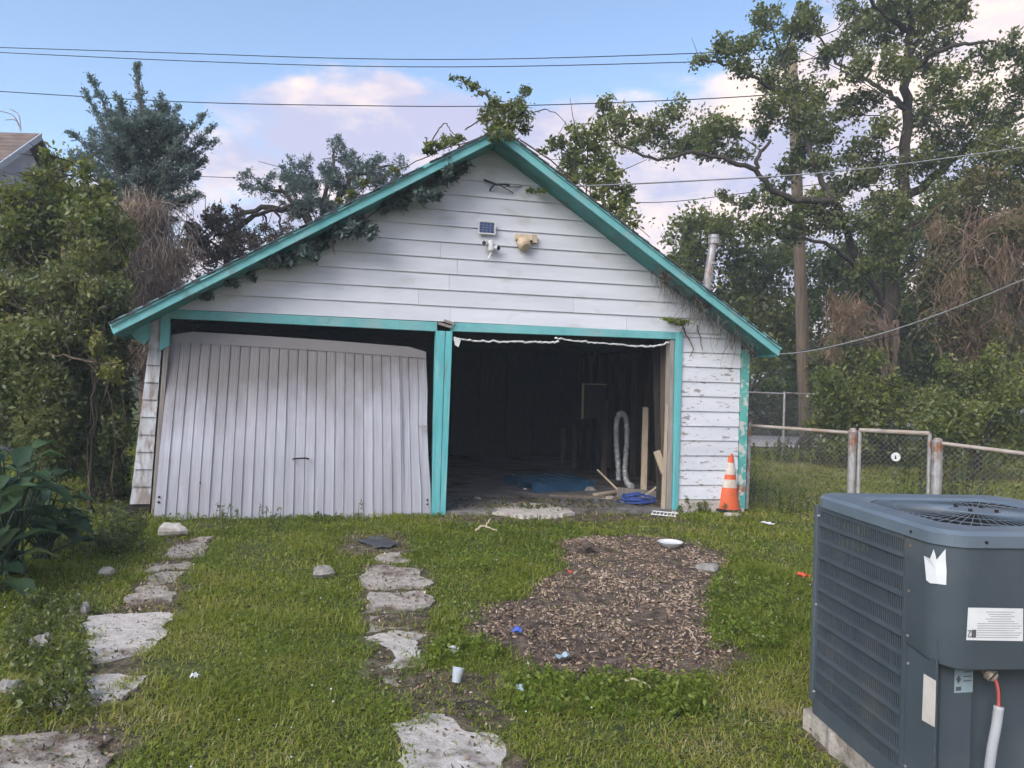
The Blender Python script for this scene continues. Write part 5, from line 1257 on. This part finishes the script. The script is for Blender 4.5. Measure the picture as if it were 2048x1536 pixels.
for (a, b_, w, n, dy) in tips: sprays(mv, mf, rn_, at(*a, YC), at(*b_, YC + dy), w, n, .075)
child(np_mesh('crown', np.concatenate(mv), np.concatenate(mf), LM['cedar'], None, np.concatenate(rn_)), ced)
m = MB().tube(wob(trk, 4, .02), .17, .012, 8)
for (a, b_, w, n, dy) in tips[:22]: m.tube(wob([at(*a, YC), at((a[0] + b_[0]) / 2, (a[1] + b_[1]) / 2 + 6, YC + dy / 2), at(*b_, YC + dy)], 3, .01), .03, .006, 5)
m.tube([at(245, 406, YC - .2), at(320, 408, YC - .3)], .035, .03, 6)
child(m.build('trunk', 'bark_warm', smooth=True), ced)
m = MB(); strands(m, [at(rng.normal() * 30 + 298, rng.uniform(400, 600), YC - .35 + rng.uniform(-.3, .3)) for _ in range(520)], 1.0, .007, .6, 6)
for k in range(40):
    p = at(rng.normal() * 28 + 296, rng.uniform(430, 640), YC - .5 + rng.uniform(-.2, .3)); m.tube(wob([p, p + rng.normal(size=3) * .3, p + rng.normal(size=3) * .4 - (0, 0, .3)], 4, .03), .012, .006, 4)
child(m.build('dead_vines', 'grey_vine'), ced)

mv = []
st_, _ = crown('dead_vine_mass', [(300 + rng.normal() * 22, v, 38, 34) for v in range(425, 720, 14)] + [(345, 640, 26, 40), (255, 620, 24, 40), (265, 700, 20, 40)], YC - .2, .19, leaf_material('straw', [(.19, .145, .115), (.28, .21, .16), (.37, .28, .21), (.24, .21, .12)], .3, .02), None, .6, .3, .07, .2, 8, .5, .4, 2.2)
child(st_, ced)
lowb = [((290, 430), (380, 400), .2, 500, .2), ((285, 440), (200, 420), .22, 500, -.2), ((290, 430), (350, 440), .2, 400, -.4), ((288, 420), (230, 390), .25, 600, .4), ((300, 400), (395, 350), .2, 600, -.2)]
mv, mf, rn_ = [], [], []
for (a, b_, w, n, dy) in lowb: sprays(mv, mf, rn_, at(*a, YC), at(*b_, YC + dy), w, n, .08)
child(np_mesh('lower_sprays', np.concatenate(mv), np.concatenate(mf), LM['cedar'], None, np.concatenate(rn_)), ced)

# dark junipers behind the left roof slope
def conifer(name, label, limbs, blobs, Y, leaf, base, dens=.5, ln=.09, cat='tree'):
    root = tag(empty(name, base), label, cat); m, allp = limb_mesh(limbs, Y, .03)
    mv, mf, rn_ = [], [], []
    for (u, v, ru, rv) in blobs:
        for k in range(9):
            a = rng.uniform(0, 6.28); y = Y + rng.uniform(-.6, .6); p0 = at(u + .3 * ru * math.cos(a), v + .3 * rv * math.sin(a) + .2 * rv, y)
            p1 = at(u + 1.1 * ru * math.cos(a), v + 1.05 * rv * math.sin(a) - .15 * rv, y + rng.uniform(-.5, .5)); sprays(mv, mf, rn_, p0, p1, .16, max(20, int(dens * ru * rv / 9)), ln)
    child(np_mesh('crown', np.concatenate(mv), np.concatenate(mf), leaf, None, np.concatenate(rn_)), root)
    twigs(m, allp, [at(b_[0], b_[1], Y) for b_ in blobs], .03); child(m.build('trunk', 'bark'), root); return root
conifer('juniper_tree', 'dark juniper with level branches behind the left roof slope', [([(640, 760), (640, 560), (620, 440), (560, 416), (480, 430)], .14, .04), ([(640, 560), (670, 430), (700, 360), (740, 345)], .1, .03), ([(620, 440), (580, 400), (520, 365)], .06, .02), ([(640, 500), (650, 380), (668, 300)], .06, .02)],
        [(515, 362, 34, 18), (560, 372, 40, 22), (600, 345, 34, 30), (640, 345, 40, 34), (672, 315, 18, 34), (690, 345, 44, 34), (735, 345, 36, 30), (788, 330, 22, 14), (740, 380, 50, 36), (660, 390, 70, 40), (600, 400, 40, 26), (700, 420, 60, 36), (640, 440, 60, 30), (770, 370, 30, 26)], 15, LM['cedar'], gnd(640, 905), 1.0)
conifer('juniper_tree', 'purplish scrubby juniper between the cedar and the roof edge', [([(440, 800), (450, 600), (460, 480), (500, 440), (560, 415)], .10, .03), ([(460, 480), (420, 450)], .05, .02)],
        [(410, 440, 34, 24), (450, 440, 38, 26), (425, 480, 45, 34), (480, 470, 45, 34), (530, 470, 50, 30), (400, 530, 45, 50), (450, 540, 45, 40), (500, 510, 45, 30), (560, 460, 34, 22), (390, 600, 40, 40), (370, 500, 30, 40), (430, 580, 40, 30)], 14, LM['reddish'], gnd(440, 915), .8)

# overgrown mass on the left
LG = 'overgrown shrubs left of the garage'
greens('overgrown_shrub', 'tall vine tangled shrub below the neighbouring roof', 'shrub', (90, 990), 10.2, [(60, 440, 70, 60), (130, 430, 60, 55), (185, 450, 55, 45), (60, 520, 70, 60), (130, 520, 60, 60), (200, 520, 50, 55), (235, 480, 30, 40), (100, 365, 30, 30), (150, 390, 26, 22), (20, 470, 50, 60), (45, 405, 26, 30), (180, 400, 20, 30), (215, 430, 22, 40), (70, 355, 26, 24), (125, 330, 18, 24), (25, 395, 34, 34), (165, 350, 16, 26), (230, 530, 26, 50), (210, 380, 14, 26), (95, 315, 12, 18)], LM['hedge'], .07, .62, 4, group=LG, basec=.52, spread=.42)
greens('overgrown_shrub', 'dense dark shrub filling the left edge below the vines', 'shrub', (60, 1010), 8.6, [(50, 600, 70, 60), (120, 600, 60, 60), (60, 690, 70, 60), (130, 690, 60, 60), (30, 760, 60, 60), (100, 770, 60, 60), (20, 850, 60, 60), (90, 850, 60, 60), (10, 640, 50, 80)], LM['dark'], .065, .75, 4, group=LG, basec=.52)
greens('overgrown_shrub', 'dark shrub pressing against the garage left wall', 'shrub', (205, 1010), 9.0, [(185, 620, 50, 60), (230, 610, 30, 60), (190, 700, 50, 60), (228, 690, 26, 60), (170, 780, 60, 60), (215, 770, 36, 60), (160, 850, 60, 60), (212, 850, 36, 60), (150, 920, 60, 50), (205, 930, 34, 50), (235, 880, 18, 50), (238, 950, 16, 40), (200, 990, 40, 26), (245, 820, 14, 40)], LM['dark'], .065, .95, 5, group=LG, basec=.42)
sv = greens('sapling', 'thin yellowish vine draped sapling in front of the left shrubs', 'sapling', (190, 1010), 8.3, [(178, 590, 14, 36), (180, 640, 18, 30), (190, 690, 18, 26), (205, 720, 26, 20), (225, 745, 22, 22), (20, 640, 30, 30), (10, 590, 22, 30)], LM['hedge'], .06, .45, 3, basec=.8)
m = MB()
for k in range(6):
    u = rng.uniform(15, 250); v = rng.uniform(640, 960); p = at(u, v, 8.0 + rng.uniform(-.2, .5)); m.tube(wob([p - (0, 0, rng.uniform(.4, 1.1)), p, p + (rng.normal() * .3, 0, rng.uniform(.3, .9)), p + (rng.normal() * .5, 0, rng.uniform(.8, 1.3))], 4, .02), .006, .003, 4)
m.tube(wob([at(75, 705, 8), at(130, 712, 7.9), at(190, 725, 7.8), at(235, 728, 7.9)], 4, .01), .012, .007, 5)
m.tube(wob([at(125, 500, 9.2), at(133, 540, 9.2), at(138, 575, 9.2)], 3, .01), .02, .012, 5)
strands(m, [at(rng.uniform(10, 250), rng.uniform(430, 620), 8.3 + rng.uniform(-.1, .8)) for _ in range(60)], .7, .0035, .7, 6)
child(m.build('bare_stems', 'bark_warm'), sv)

# broad leaved plants at the lower left: large built leaves
def big_leaf(base, d, ln, w, curl=.5):
    d = d / np.linalg.norm(d); side = np.cross(d, (0, 0, 1)); side /= np.linalg.norm(side) + 1e-9; up = np.cross(side, d); vs = []
    nL = 7
    for i in range(nL):
        t = i / (nL - 1); c = base + d * ln * t + np.array([0, 0, -curl * ln * t * t * .6]); ww = w * (math.sin(math.pi * min(1, t * .95 + .04)) ** .8)
        for j in (-1, -.5, 0, .5, 1): vs.append(c + side * ww * j + up * (abs(j) * ww * .35 + .01 * math.sin(9 * t + j * 3)))
    return vs, [(i * 5 + j, i * 5 + j + 1, (i + 1) * 5 + j + 1, (i + 1) * 5 + j) for i in range(nL - 1) for j in range(4)]
def leafy_plant(u, v, n, ln, label, seed, hgt):
    r_ = np.random.default_rng(seed); c = gnd(u, v); root = tag(empty('broadleaf_plant', c), label, 'plant', 'broadleaf plants at the lower left'); st = MB(); V, Fc, A = [], [], []
    for k in range(n):
        a = r_.uniform(0, 6.28); h = hgt * r_.uniform(.15, 1); off = np.array([math.cos(a), math.sin(a), 0]) * r_.uniform(.05, .22)
        b = np.array([0, 0, h]) + off; st.tube([np.array([r_.normal() * .04, r_.normal() * .04, 0]), b * np.array([.4, .4, .55]), b], .010, .006, 5, False)
        dd = np.array([math.cos(a), math.sin(a), r_.uniform(-.1, .9)]); vs, fs = big_leaf(b, dd, ln * r_.uniform(.6, 1.2), ln * .26 * r_.uniform(.7, 1.2), r_.uniform(.2, .9))
        o = len(V); V += vs; Fc += [tuple(i + o for i in f) for f in fs]; A += [np.clip(.35 + r_.normal() * .2 + .25 * (h / hgt - .5), 0, 1)] * len(vs)
    l = np_mesh('leaves', np.array(V), np.array(Fc), LM['broad'], root, np.array(A)); l.data.polygons.foreach_set('use_smooth', [True] * len(l.data.polygons))
    st.build('stems', LM['broad'], root)
leafy_plant(20, 1150, 46, .30, 'large leaved dark green plant at the left picture edge', 1, .95)
leafy_plant(85, 1120, 36, .26, 'large leaved plant with a pale leaf beside the left shrubs', 2, .75)
leafy_plant(-30, 1190, 34, .30, 'nearest broadleaf plant cut by the left picture edge', 3, .7)

# plants on the roof and eaves
def roof_plant(name, label, blobs, leaf, lsize, t, dens, base, stems, cat='plant', jitter=.15, basec=.4, aspect=.4):
    root = tag(empty(name, base), label, cat)
    Yd = lambda u, v: G(*W(u, v, t))[1]
    bl = [(b_[0], b_[1], b_[2], b_[3], Yd(b_[0], b_[1]) + (b_[4] if len(b_) > 4 else 0)) for b_ in blobs]
    c_, ctr = crown('leaves', bl, 9, lsize, leaf, None, dens, jitter, aspect, .5, 6, basec); child(c_, root)
    m = MB()
    for pth in stems:
        pts = wob([at(u, v, Yd(u, v)) for u, v in pth], 4, .008); m.tube(pts, .010, .004, 4, False)
    child(m.build('stems', 'bark_warm'), root); return root
apx = G(AP, -.35, APZ + .12)
roof_plant('roof_sapling', 'leafy sapling sprouting from the roof peak', [(1005, 255, 40, 22), (1000, 235, 36, 26), (1020, 215, 36, 24), (985, 220, 26, 20), (1040, 235, 24, 26), (965, 235, 22, 14), (1040, 205, 16, 20), (1052, 185, 12, 14), (985, 200, 18, 14), (965, 185, 16, 10), (945, 175, 18, 12), (925, 165, 15, 9), (908, 156, 9, 6), (1050, 262, 16, 14), (1002, 266, 30, 12, -.42), (985, 276, 14, 9, -.42), (1022, 272, 16, 10, -.42)], LM['tree'], .055, -.1, .42, apx,
           [[(1005, 265), (995, 225), (970, 190), (935, 170), (905, 155)], [(1010, 265), (1025, 220), (1045, 195), (1056, 176)], [(1005, 265), (1012, 225), (1015, 200)], [(1040, 235), (1080, 220), (1110, 225), (1140, 255)], [(850, 275), (862, 285), (880, 255), (895, 248), (905, 265), (930, 280)], [(930, 260), (960, 240), (985, 240)]])
roof_plant('roof_creeper', 'thin creeper leaves along the left roof edge near the peak', [(870, 290, 24, 14), (895, 280, 22, 14), (850, 300, 10, 10), (915, 275, 16, 10), (865, 305, 14, 8), (790, 340, 10, 8), (730, 365, 10, 8), (700, 390, 14, 8), (675, 400, 10, 6)], LM['hedge'], .06, -.2, .5, G(-.3, -.4, 3.95), [[(985, 262), (930, 285), (880, 300), (830, 325), (760, 355), (690, 395)]])
hang = [(890, 345, 20, 24), (915, 335, 18, 18), (860, 360, 18, 20), (835, 385, 18, 22), (810, 375, 14, 18), (860, 390, 20, 14), (800, 395, 18, 22), (770, 410, 12, 14), (730, 440, 22, 18), (705, 455, 20, 22), (680, 465, 14, 16), (740, 460, 16, 14), (650, 485, 18, 18), (610, 500, 18, 16), (570, 520, 22, 14), (540, 525, 16, 12), (625, 510, 12, 14), (500, 550, 10, 10), (465, 565, 14, 10), (410, 585, 12, 12)]
roof_plant('eave_creeper', 'green creeper hanging below the left eave over the gable', hang, LM['cedar'], .075, -.22, .9, G(-.9, -.3, 3.4), [[(930, 330), (860, 365), (800, 395), (730, 440), (650, 485), (560, 520), (470, 560), (410, 585)], [(668, 480), (669, 510)]], basec=.45)
rc = roof_plant('eave_creeper', 'dead grey vines hanging below the right eave', [(1380, 590, 14, 14), (1400, 600, 14, 12), (1330, 560, 10, 10), (1360, 645, 14, 8), (1300, 520, 10, 8), (1420, 610, 12, 12)], LM['reddish'], .055, -.22, .5, G(2.9, -.3, 2.7), [[(1240, 470), (1300, 520), (1370, 580), (1430, 625), (1480, 660)]])
m = MB(); tp = []
for k in range(170):
    f = rng.random(); s_ = 2.5 + 1.35 * f; t_ = rng.uniform(-.38, -.05); tp.append(G(s_, t_, roofz(s_) - .01))
strands(m, tp, .34, .004, .5, 5); child(m.build('dead_stems', 'grey_vine'), rc)
YB = 13.5
greens('bush', 'leafy bush showing above the right roof slope near the peak', 'bush', (1180, 800), YB, [(1150, 265, 30, 18), (1120, 285, 24, 16), (1175, 290, 36, 26), (1200, 265, 20, 30), (1195, 320, 36, 28), (1150, 310, 26, 22), (1225, 350, 24, 26), (1250, 380, 18, 20), (1210, 380, 30, 24), (1180, 350, 30, 26), (1105, 290, 12, 12), (1245, 400, 22, 16), (1140, 340, 40, 40), (1220, 430, 50, 40)], LM['hedge'], .095, .36, 4, basec=.42)
roof_plant('roof_creeper', 'creeper leaves lying on the right roof edge', [(1085, 300, 10, 8), (1150, 365, 12, 9), (1190, 390, 14, 10), (1230, 410, 14, 8), (1270, 450, 10, 8), (1340, 515, 12, 8)], LM['hedge'], .055, -.3, .6, G(1.5, -.4, 3.8), [[(1040, 280), (1100, 320), (1160, 370), (1230, 415), (1300, 475)]])
roof_plant('wall_creeper', 'small leafy creeper at the right door corner', [(1345, 640, 14, 7), (1365, 645, 14, 8), (1330, 637, 10, 5), (1080, 382, 14, 7), (1062, 380, 10, 5)], LM['bright'], .045, -.06, .7, G(2.95, -.05, 2.3), [[(1330, 637), (1365, 648), (1360, 668)], [(1362, 650), (1385, 690), (1380, 715)], [(1395, 650), (1405, 700)]])

# ------------------------------------------------------------------ neighbouring house
P1, P2 = at(80, 268, 14.4), at(8, 372, 12.6)
hs = tag(empty('neighbour_house', (P1[0] - 3, 14.4, 0)), 'house with brown shingled roof at the left picture edge', 'house'); ho = np.array([P1[0] - 3, 14.4, 0])
xe = P1[0]; yr, zr = 14.4, P1[2]; ye, ze = 12.5, P2[2] - .05
MB().prism([(xe - .25, ye + .3, 0) - ho, (xe - .25, ye + .3, ze - .05) - ho, (xe - .25, yr, zr - .2) - ho, (xe - .25, 2 * yr - ye - .3, ze - .05) - ho, (xe - .25, 2 * yr - ye - .3, 0) - ho], (-6, 0, 0)).build('wall', 'house_wall', hs)
rf = MB().prism([(xe, ye, ze - .06) - ho, (xe, yr, zr - .06) - ho, (xe, 2 * yr - ye, ze - .06) - ho, (xe, 2 * yr - ye, ze) - ho, (xe, yr, zr) - ho, (xe, ye, ze) - ho], (-6.5, 0, 0)).build('roof', 'brown_shingle', hs)
nS = 14
for k in range(nS):
    f0, f1 = k / nS, (k + 1.2) / nS; ya, za = ye + (yr - ye) * f0, ze + (zr - ze) * f0; yb, zb = ye + (yr - ye) * min(1, f1), ze + (zr - ze) * min(1, f1)
    MB().hexa([np.array(p) - ho for p in ((xe - 6.5, ya, za + .012), (xe + .01, ya, za + .012), (xe + .01, yb, zb + .003), (xe - 6.5, yb, zb + .003), (xe - 6.5, ya, za + .03), (xe + .01, ya, za + .03), (xe + .01, yb, zb + .012), (xe - 6.5, yb, zb + .012))]).build('shingle', 'brown_shingle', rf)
MB().hexa([np.array(p) - ho for p in ((xe + .011, ye, ze - .12), (xe + .04, ye, ze - .12), (xe + .04, yr, zr - .12), (xe + .011, yr, zr - .12), (xe + .011, ye, ze + .02), (xe + .04, ye, ze + .02), (xe + .04, yr, zr + .02), (xe + .011, yr, zr + .02))]).build('rake_board', 'house_wall', rf)
m = MB(); b_ = at(42, 262, 14.4)
for (u, v) in ((0, 222), (20, 218), (10, 240)): m.tube(wob([b_, (b_ + at(u, v, 14.4)) / 2 + (.06, 0, .1), at(u, v, 14.4)], 4, 0), .012, .008, 4)
child(m.build('antenna_wire', 'galv'), hs)

# ------------------------------------------------------------------ lawn
def lawn_points(n_at4, ymin=2.55, ymax=19.5):
    P = []
    y = ymin
    while y < ymax:
        dy = .25; rho = n_at4 * min(1.0, (4.0 / y) ** 1.75); hw = .70 * y + .35; n = int(rho * 2 * hw * dy)
        P.append(np.stack([rng.uniform(-hw, hw, n), rng.uniform(y, y + dy, n)], 1)); y += dy
    return np.concatenate(P)


def lawn_mask(q, soft=.05):
    x, y = q[:, 0], q[:, 1]; n = len(x)
    jx, jy = x + soft * vnoise(x, y, 9, 5) + rng.normal(size=n) * .025, y + soft * vnoise(x, y, 9, 6) + rng.normal(size=n) * .035
    keep = np.ones(n)
    keep[pip(jx, jy, MULCH)] = .015
    for i, p in enumerate(SOIL): keep[pip(jx, jy, p)] = np.minimum(keep[pip(jx, jy, p)], .16)
    for p in SLABP:
        c_ = p.mean(0); q_ = c_ + (p - c_) * .93; j2 = .05 * vnoise(x, y, 14, 61); keep[pip(jx + j2, jy + j2, q_)] = .02
    keep[pip(x, y, GARP)] = 0
    lx = (x - AB[0]) * AXv[0] + (y - AB[1]) * AXv[1]; ly = (x - AB[0]) * AYv[0] + (y - AB[1]) * AYv[1]
    keep[(lx > -.06) & (lx < S_ + .08) & (ly > -.09) & (ly < S_ + .06)] = 0
    keep *= np.clip(.84 + .6 * vnoise(x, y, 3.5, 21) + .4 * vnoise(x, y, 10, 22), .10, 1)
    return rng.random(n) < keep


def lawn_tone(x, y):
    t = .40 + .16 * vnoise(x, y, 1.3, 31) + .14 * vnoise(x, y, 5, 32)
    t += .12 * np.clip((x - 2.2) / 2, 0, 1) * np.clip((y - 6) / 2, 0, 1)          # drier grass towards the fence
    t -= .06 * np.clip((y - 6.0) / 2, 0, 1) * np.clip((1.5 - x) / 2, 0, 1)
    t += .08 * np.exp(-((y - 3.2) / .8) ** 2)
    return t


q = lawn_points(8600); q = q[lawn_mask(q)]; n = len(q)
x, y = q.T; dist = np.maximum(1, y / 4.2)
tall = np.clip(vnoise(x, y, 3, 41), 0, 1)
edge = np.exp(-((to_ := (x - GO[0]) * EY[0] + (y - GO[1]) * EY[1]) / .16) ** 2) * ((x > -4.2) & (x < 3.4))
h = rng.uniform(.014, .036, n) * (1 + 1.5 * tall * rng.random(n)) * dist ** .35 * (1 + .9 * edge * rng.random(n))
h *= np.where(y > 10, 1.6, 1)
w = .0030 * dist * rng.uniform(.7, 1.4, n)
a = rng.uniform(0, 2 * math.pi, n); lean = rng.uniform(.3, 2.0, n)
d = np.stack([np.cos(a), np.sin(a), np.zeros(n)], 1); s = np.stack([-np.sin(a), np.cos(a), np.zeros(n)], 1)
b0 = np.stack([x, y, gz(x, y) - .004], 1); up3 = np.array([0, 0, 1.0])
mid = b0 + up3 * (h * .6)[:, None] + d * (h * lean * .28)[:, None]; tip = b0 + up3 * (h * np.clip(1.0 - .25 * lean, .4, 1))[:, None] + d * (h * lean)[:, None]
V = np.stack([b0 - s * w[:, None], b0 + s * w[:, None], mid + s * (w * .75)[:, None], mid - s * (w * .75)[:, None], tip + s * (w * .2)[:, None], tip - s * (w * .2)[:, None]], 1).reshape(-1, 3)
bi = np.arange(n)[:, None] * 6
Fq = np.concatenate([bi + [0, 1, 2, 3], bi + [3, 2, 4, 5]], 0)
tone = np.clip(lawn_tone(x, y) + rng.normal(size=n) * .14 + (rng.random(n) < .08) * .42, 0, 1)
tag(np_mesh('grass', V, Fq, LM['grass'], None, np.repeat(tone, 6)), 'patchy short green lawn around the slabs and wood chips', 'grass', kind='stuff')
# clover and small broad weeds in clumps
q = lawn_points(4200, 2.55, 12); cl = vnoise(q[:, 0], q[:, 1], 3.2, 51) + .5 * vnoise(q[:, 0], q[:, 1], 8, 52)
q = q[(rng.random(len(q)) < np.clip(.18 + .75 * cl, 0.04, 1))]; q = q[lawn_mask(q)]; n = len(q)
dist = np.maximum(1, q[:, 1] / 4.2); hh = rng.uniform(.012, .06, n) * (.7 + .6 * np.clip(vnoise(q[:, 0], q[:, 1], 3.2, 51), 0, 1))
P = np.stack([q[:, 0], q[:, 1], gz(q[:, 0], q[:, 1]) + hh], 1)
V, Fq = leaf_arrays(P, rng.uniform(.010, .022, n) * dist ** .8, .8, 2.2, droop=0)
tag(np_mesh('clover', V, Fq, LM['bright'], None, np.repeat(np.clip(.30 + .15 * vnoise(q[:, 0], q[:, 1], 2, 53) + rng.normal(size=n) * .2, 0, 1), 4)), 'clover and small broad weeds growing through the lawn', 'weeds', kind='stuff')
# taller weeds: along the door, the fence and the right wall
def weed_patch(name, pts, hgt, leaf, label, lsize=.03, cat='weeds', nper=26):
    V, Fc, A = [], [], []; m = MB()
    for p in pts:
        hh = hgt * rng.uniform(.4, 1.1); lx_, ly_ = rng.normal(size=2) * .12 * hh
        top_ = np.array([p[0] + lx_, p[1] + ly_, hh]); base_ = np.array([p[0], p[1], -.01]); m.tube(wob([base_, (base_ + top_) / 2 + rng.normal(size=3) * .02, top_], 3, .004), .004, .002, 3, False)
        f = rng.random(nper) ** .7; V.append(base_ + np.outer(f, top_ - base_) + rng.normal(size=(nper, 3)) * .035 * (1.2 - f[:, None]))
    Pp = np.concatenate(V); Pp[:, 2] = np.maximum(Pp[:, 2], .01); Vv, Fq = leaf_arrays(Pp, lsize * rng.uniform(.5, 1.4, len(Pp)), .45, .8)
    root = tag(empty(name, pts[0]), label, cat, kind='stuff'); child(np_mesh('leaves', Vv, Fq, leaf, None, np.repeat(np.clip(.4 + rng.normal(size=len(Pp)) * .2, 0, 1), 4)), root); child(m.build('stems', leaf), root); return root
weed_patch('door_weeds', [gnd(u + rng.normal() * 3, 1054 + rng.normal() * 5) for u in (440, 448, 437, 452, 443, 540, 548, 640, 520, 470, 600, 680, 560, 720)], .24, LM['hedge'], 'spindly weeds growing in front of the metal door', .035)
weed_patch('wall_weeds', [gnd(rng.uniform(1350, 1480), rng.uniform(1014, 1026)) for _ in range(40)], .16, LM['hedge'], 'weeds along the foot of the right wall', .035)
weed_patch('fence_weeds', [FA + (FB - FA) * rng.random() + rng.normal(size=3) * .12 * np.array([1, 1, 0]) for _ in range(70)] + [np.array([3.3 + rng.random() * .4, 10.2 + rng.random() * 1.5, 0]) for _ in range(25)], .38, LM['hedge'], 'tall thin weeds along the chain link fence', .04)
weed_patch('rail_weeds', [fen(rng.uniform(1890, 2060)) + rng.normal(size=3) * .2 * np.array([1, 1, 0]) + (0, .5, 0) for _ in range(60)], .95, LM['dark'], 'scrubby stems behind the rusty rail', .05, nper=34)
weed_patch('yard_edge_weeds', [np.array([rng.uniform(5.2, 9.5), rng.uniform(15.8, 17.3), 0]) for _ in range(120)], .5, LM['dark'], 'rank weeds along the back fence', .07, nper=30)
weed_patch('shrub_edge_weeds', [np.array(gnd(rng.uniform(60, 290), rng.uniform(1030, 1110))) for _ in range(110)], .22, LM['dark'], 'dark weeds at the foot of the left shrubs', .045, nper=30)
weed_patch('mulch_edge_weeds', [gnd(rng.uniform(1000, 1420), rng.uniform(1352, 1440)) for _ in range(130)] + [gnd(rng.uniform(1425, 1560), rng.uniform(1140, 1300)) for _ in range(90)] + [gnd(rng.uniform(850, 990), rng.uniform(1290, 1325)) for _ in range(40)], .075, LM['bright'], 'low bright weeds around the wood chip patch', .028, nper=30)
weed_patch('slab_edge_weeds', [gnd(rng.uniform(20, 170), rng.uniform(1200, 1440)) for _ in range(130)], .10, LM['hedge'], 'low weeds left of the broken slabs', .03, nper=30)

# tiny white clover heads dotted over the lawn
q = lawn_points(5, 2.7, 10); q = q[lawn_mask(q)]; n = len(q); P_ = np.stack([q[:, 0], q[:, 1], gz(q[:, 0], q[:, 1]) + rng.uniform(.03, .06, n)], 1)
d6 = np.array([(1, 0, 0), (0, 1, 0), (-1, 0, 0), (0, -1, 0), (0, 0, 1), (0, 0, -1)]) * .0055
V = (P_[:, None] + d6[None] * rng.uniform(.6, 1.3, (n, 1, 1))).reshape(-1, 3); b6 = np.arange(n)[:, None] * 6
Fq = np.concatenate([b6 + list(t) for t in ((0, 1, 4), (1, 2, 4), (2, 3, 4), (3, 0, 4), (1, 0, 5), (2, 1, 5), (3, 2, 5), (0, 3, 5))])
tag(np_mesh('clover_blossoms', V, Fq, MT['white_plastic']), 'tiny white clover heads dotted over the lawn', 'blossoms', kind='stuff')

# ------------------------------------------------------------------ pale volume added to lift dark tones like a lens veil
if LENS_VEIL > 0:
    m = MB().box((-320, -70, -1.2), (320, 520, 16.0)); hz = m.build('lens_veil', 'black'); hz.data.materials.clear()
    hm = bpy.data.materials.new('lens_veil'); hm.use_nodes = True; nt = hm.node_tree; nt.nodes.clear()
    o_ = nt.nodes.new('ShaderNodeOutputMaterial'); pv = nt.nodes.new('ShaderNodeVolumePrincipled'); pv.inputs['Density'].default_value = LENS_VEIL; pv.inputs['Color'].default_value = (.80, .90, 1, 1)
    nt.links.new(pv.outputs[0], o_.inputs['Volume']); hz.data.materials.append(hm); tag(hz, 'thin pale volume added as a lens veil over the yard', 'lens_veil', kind='stuff')
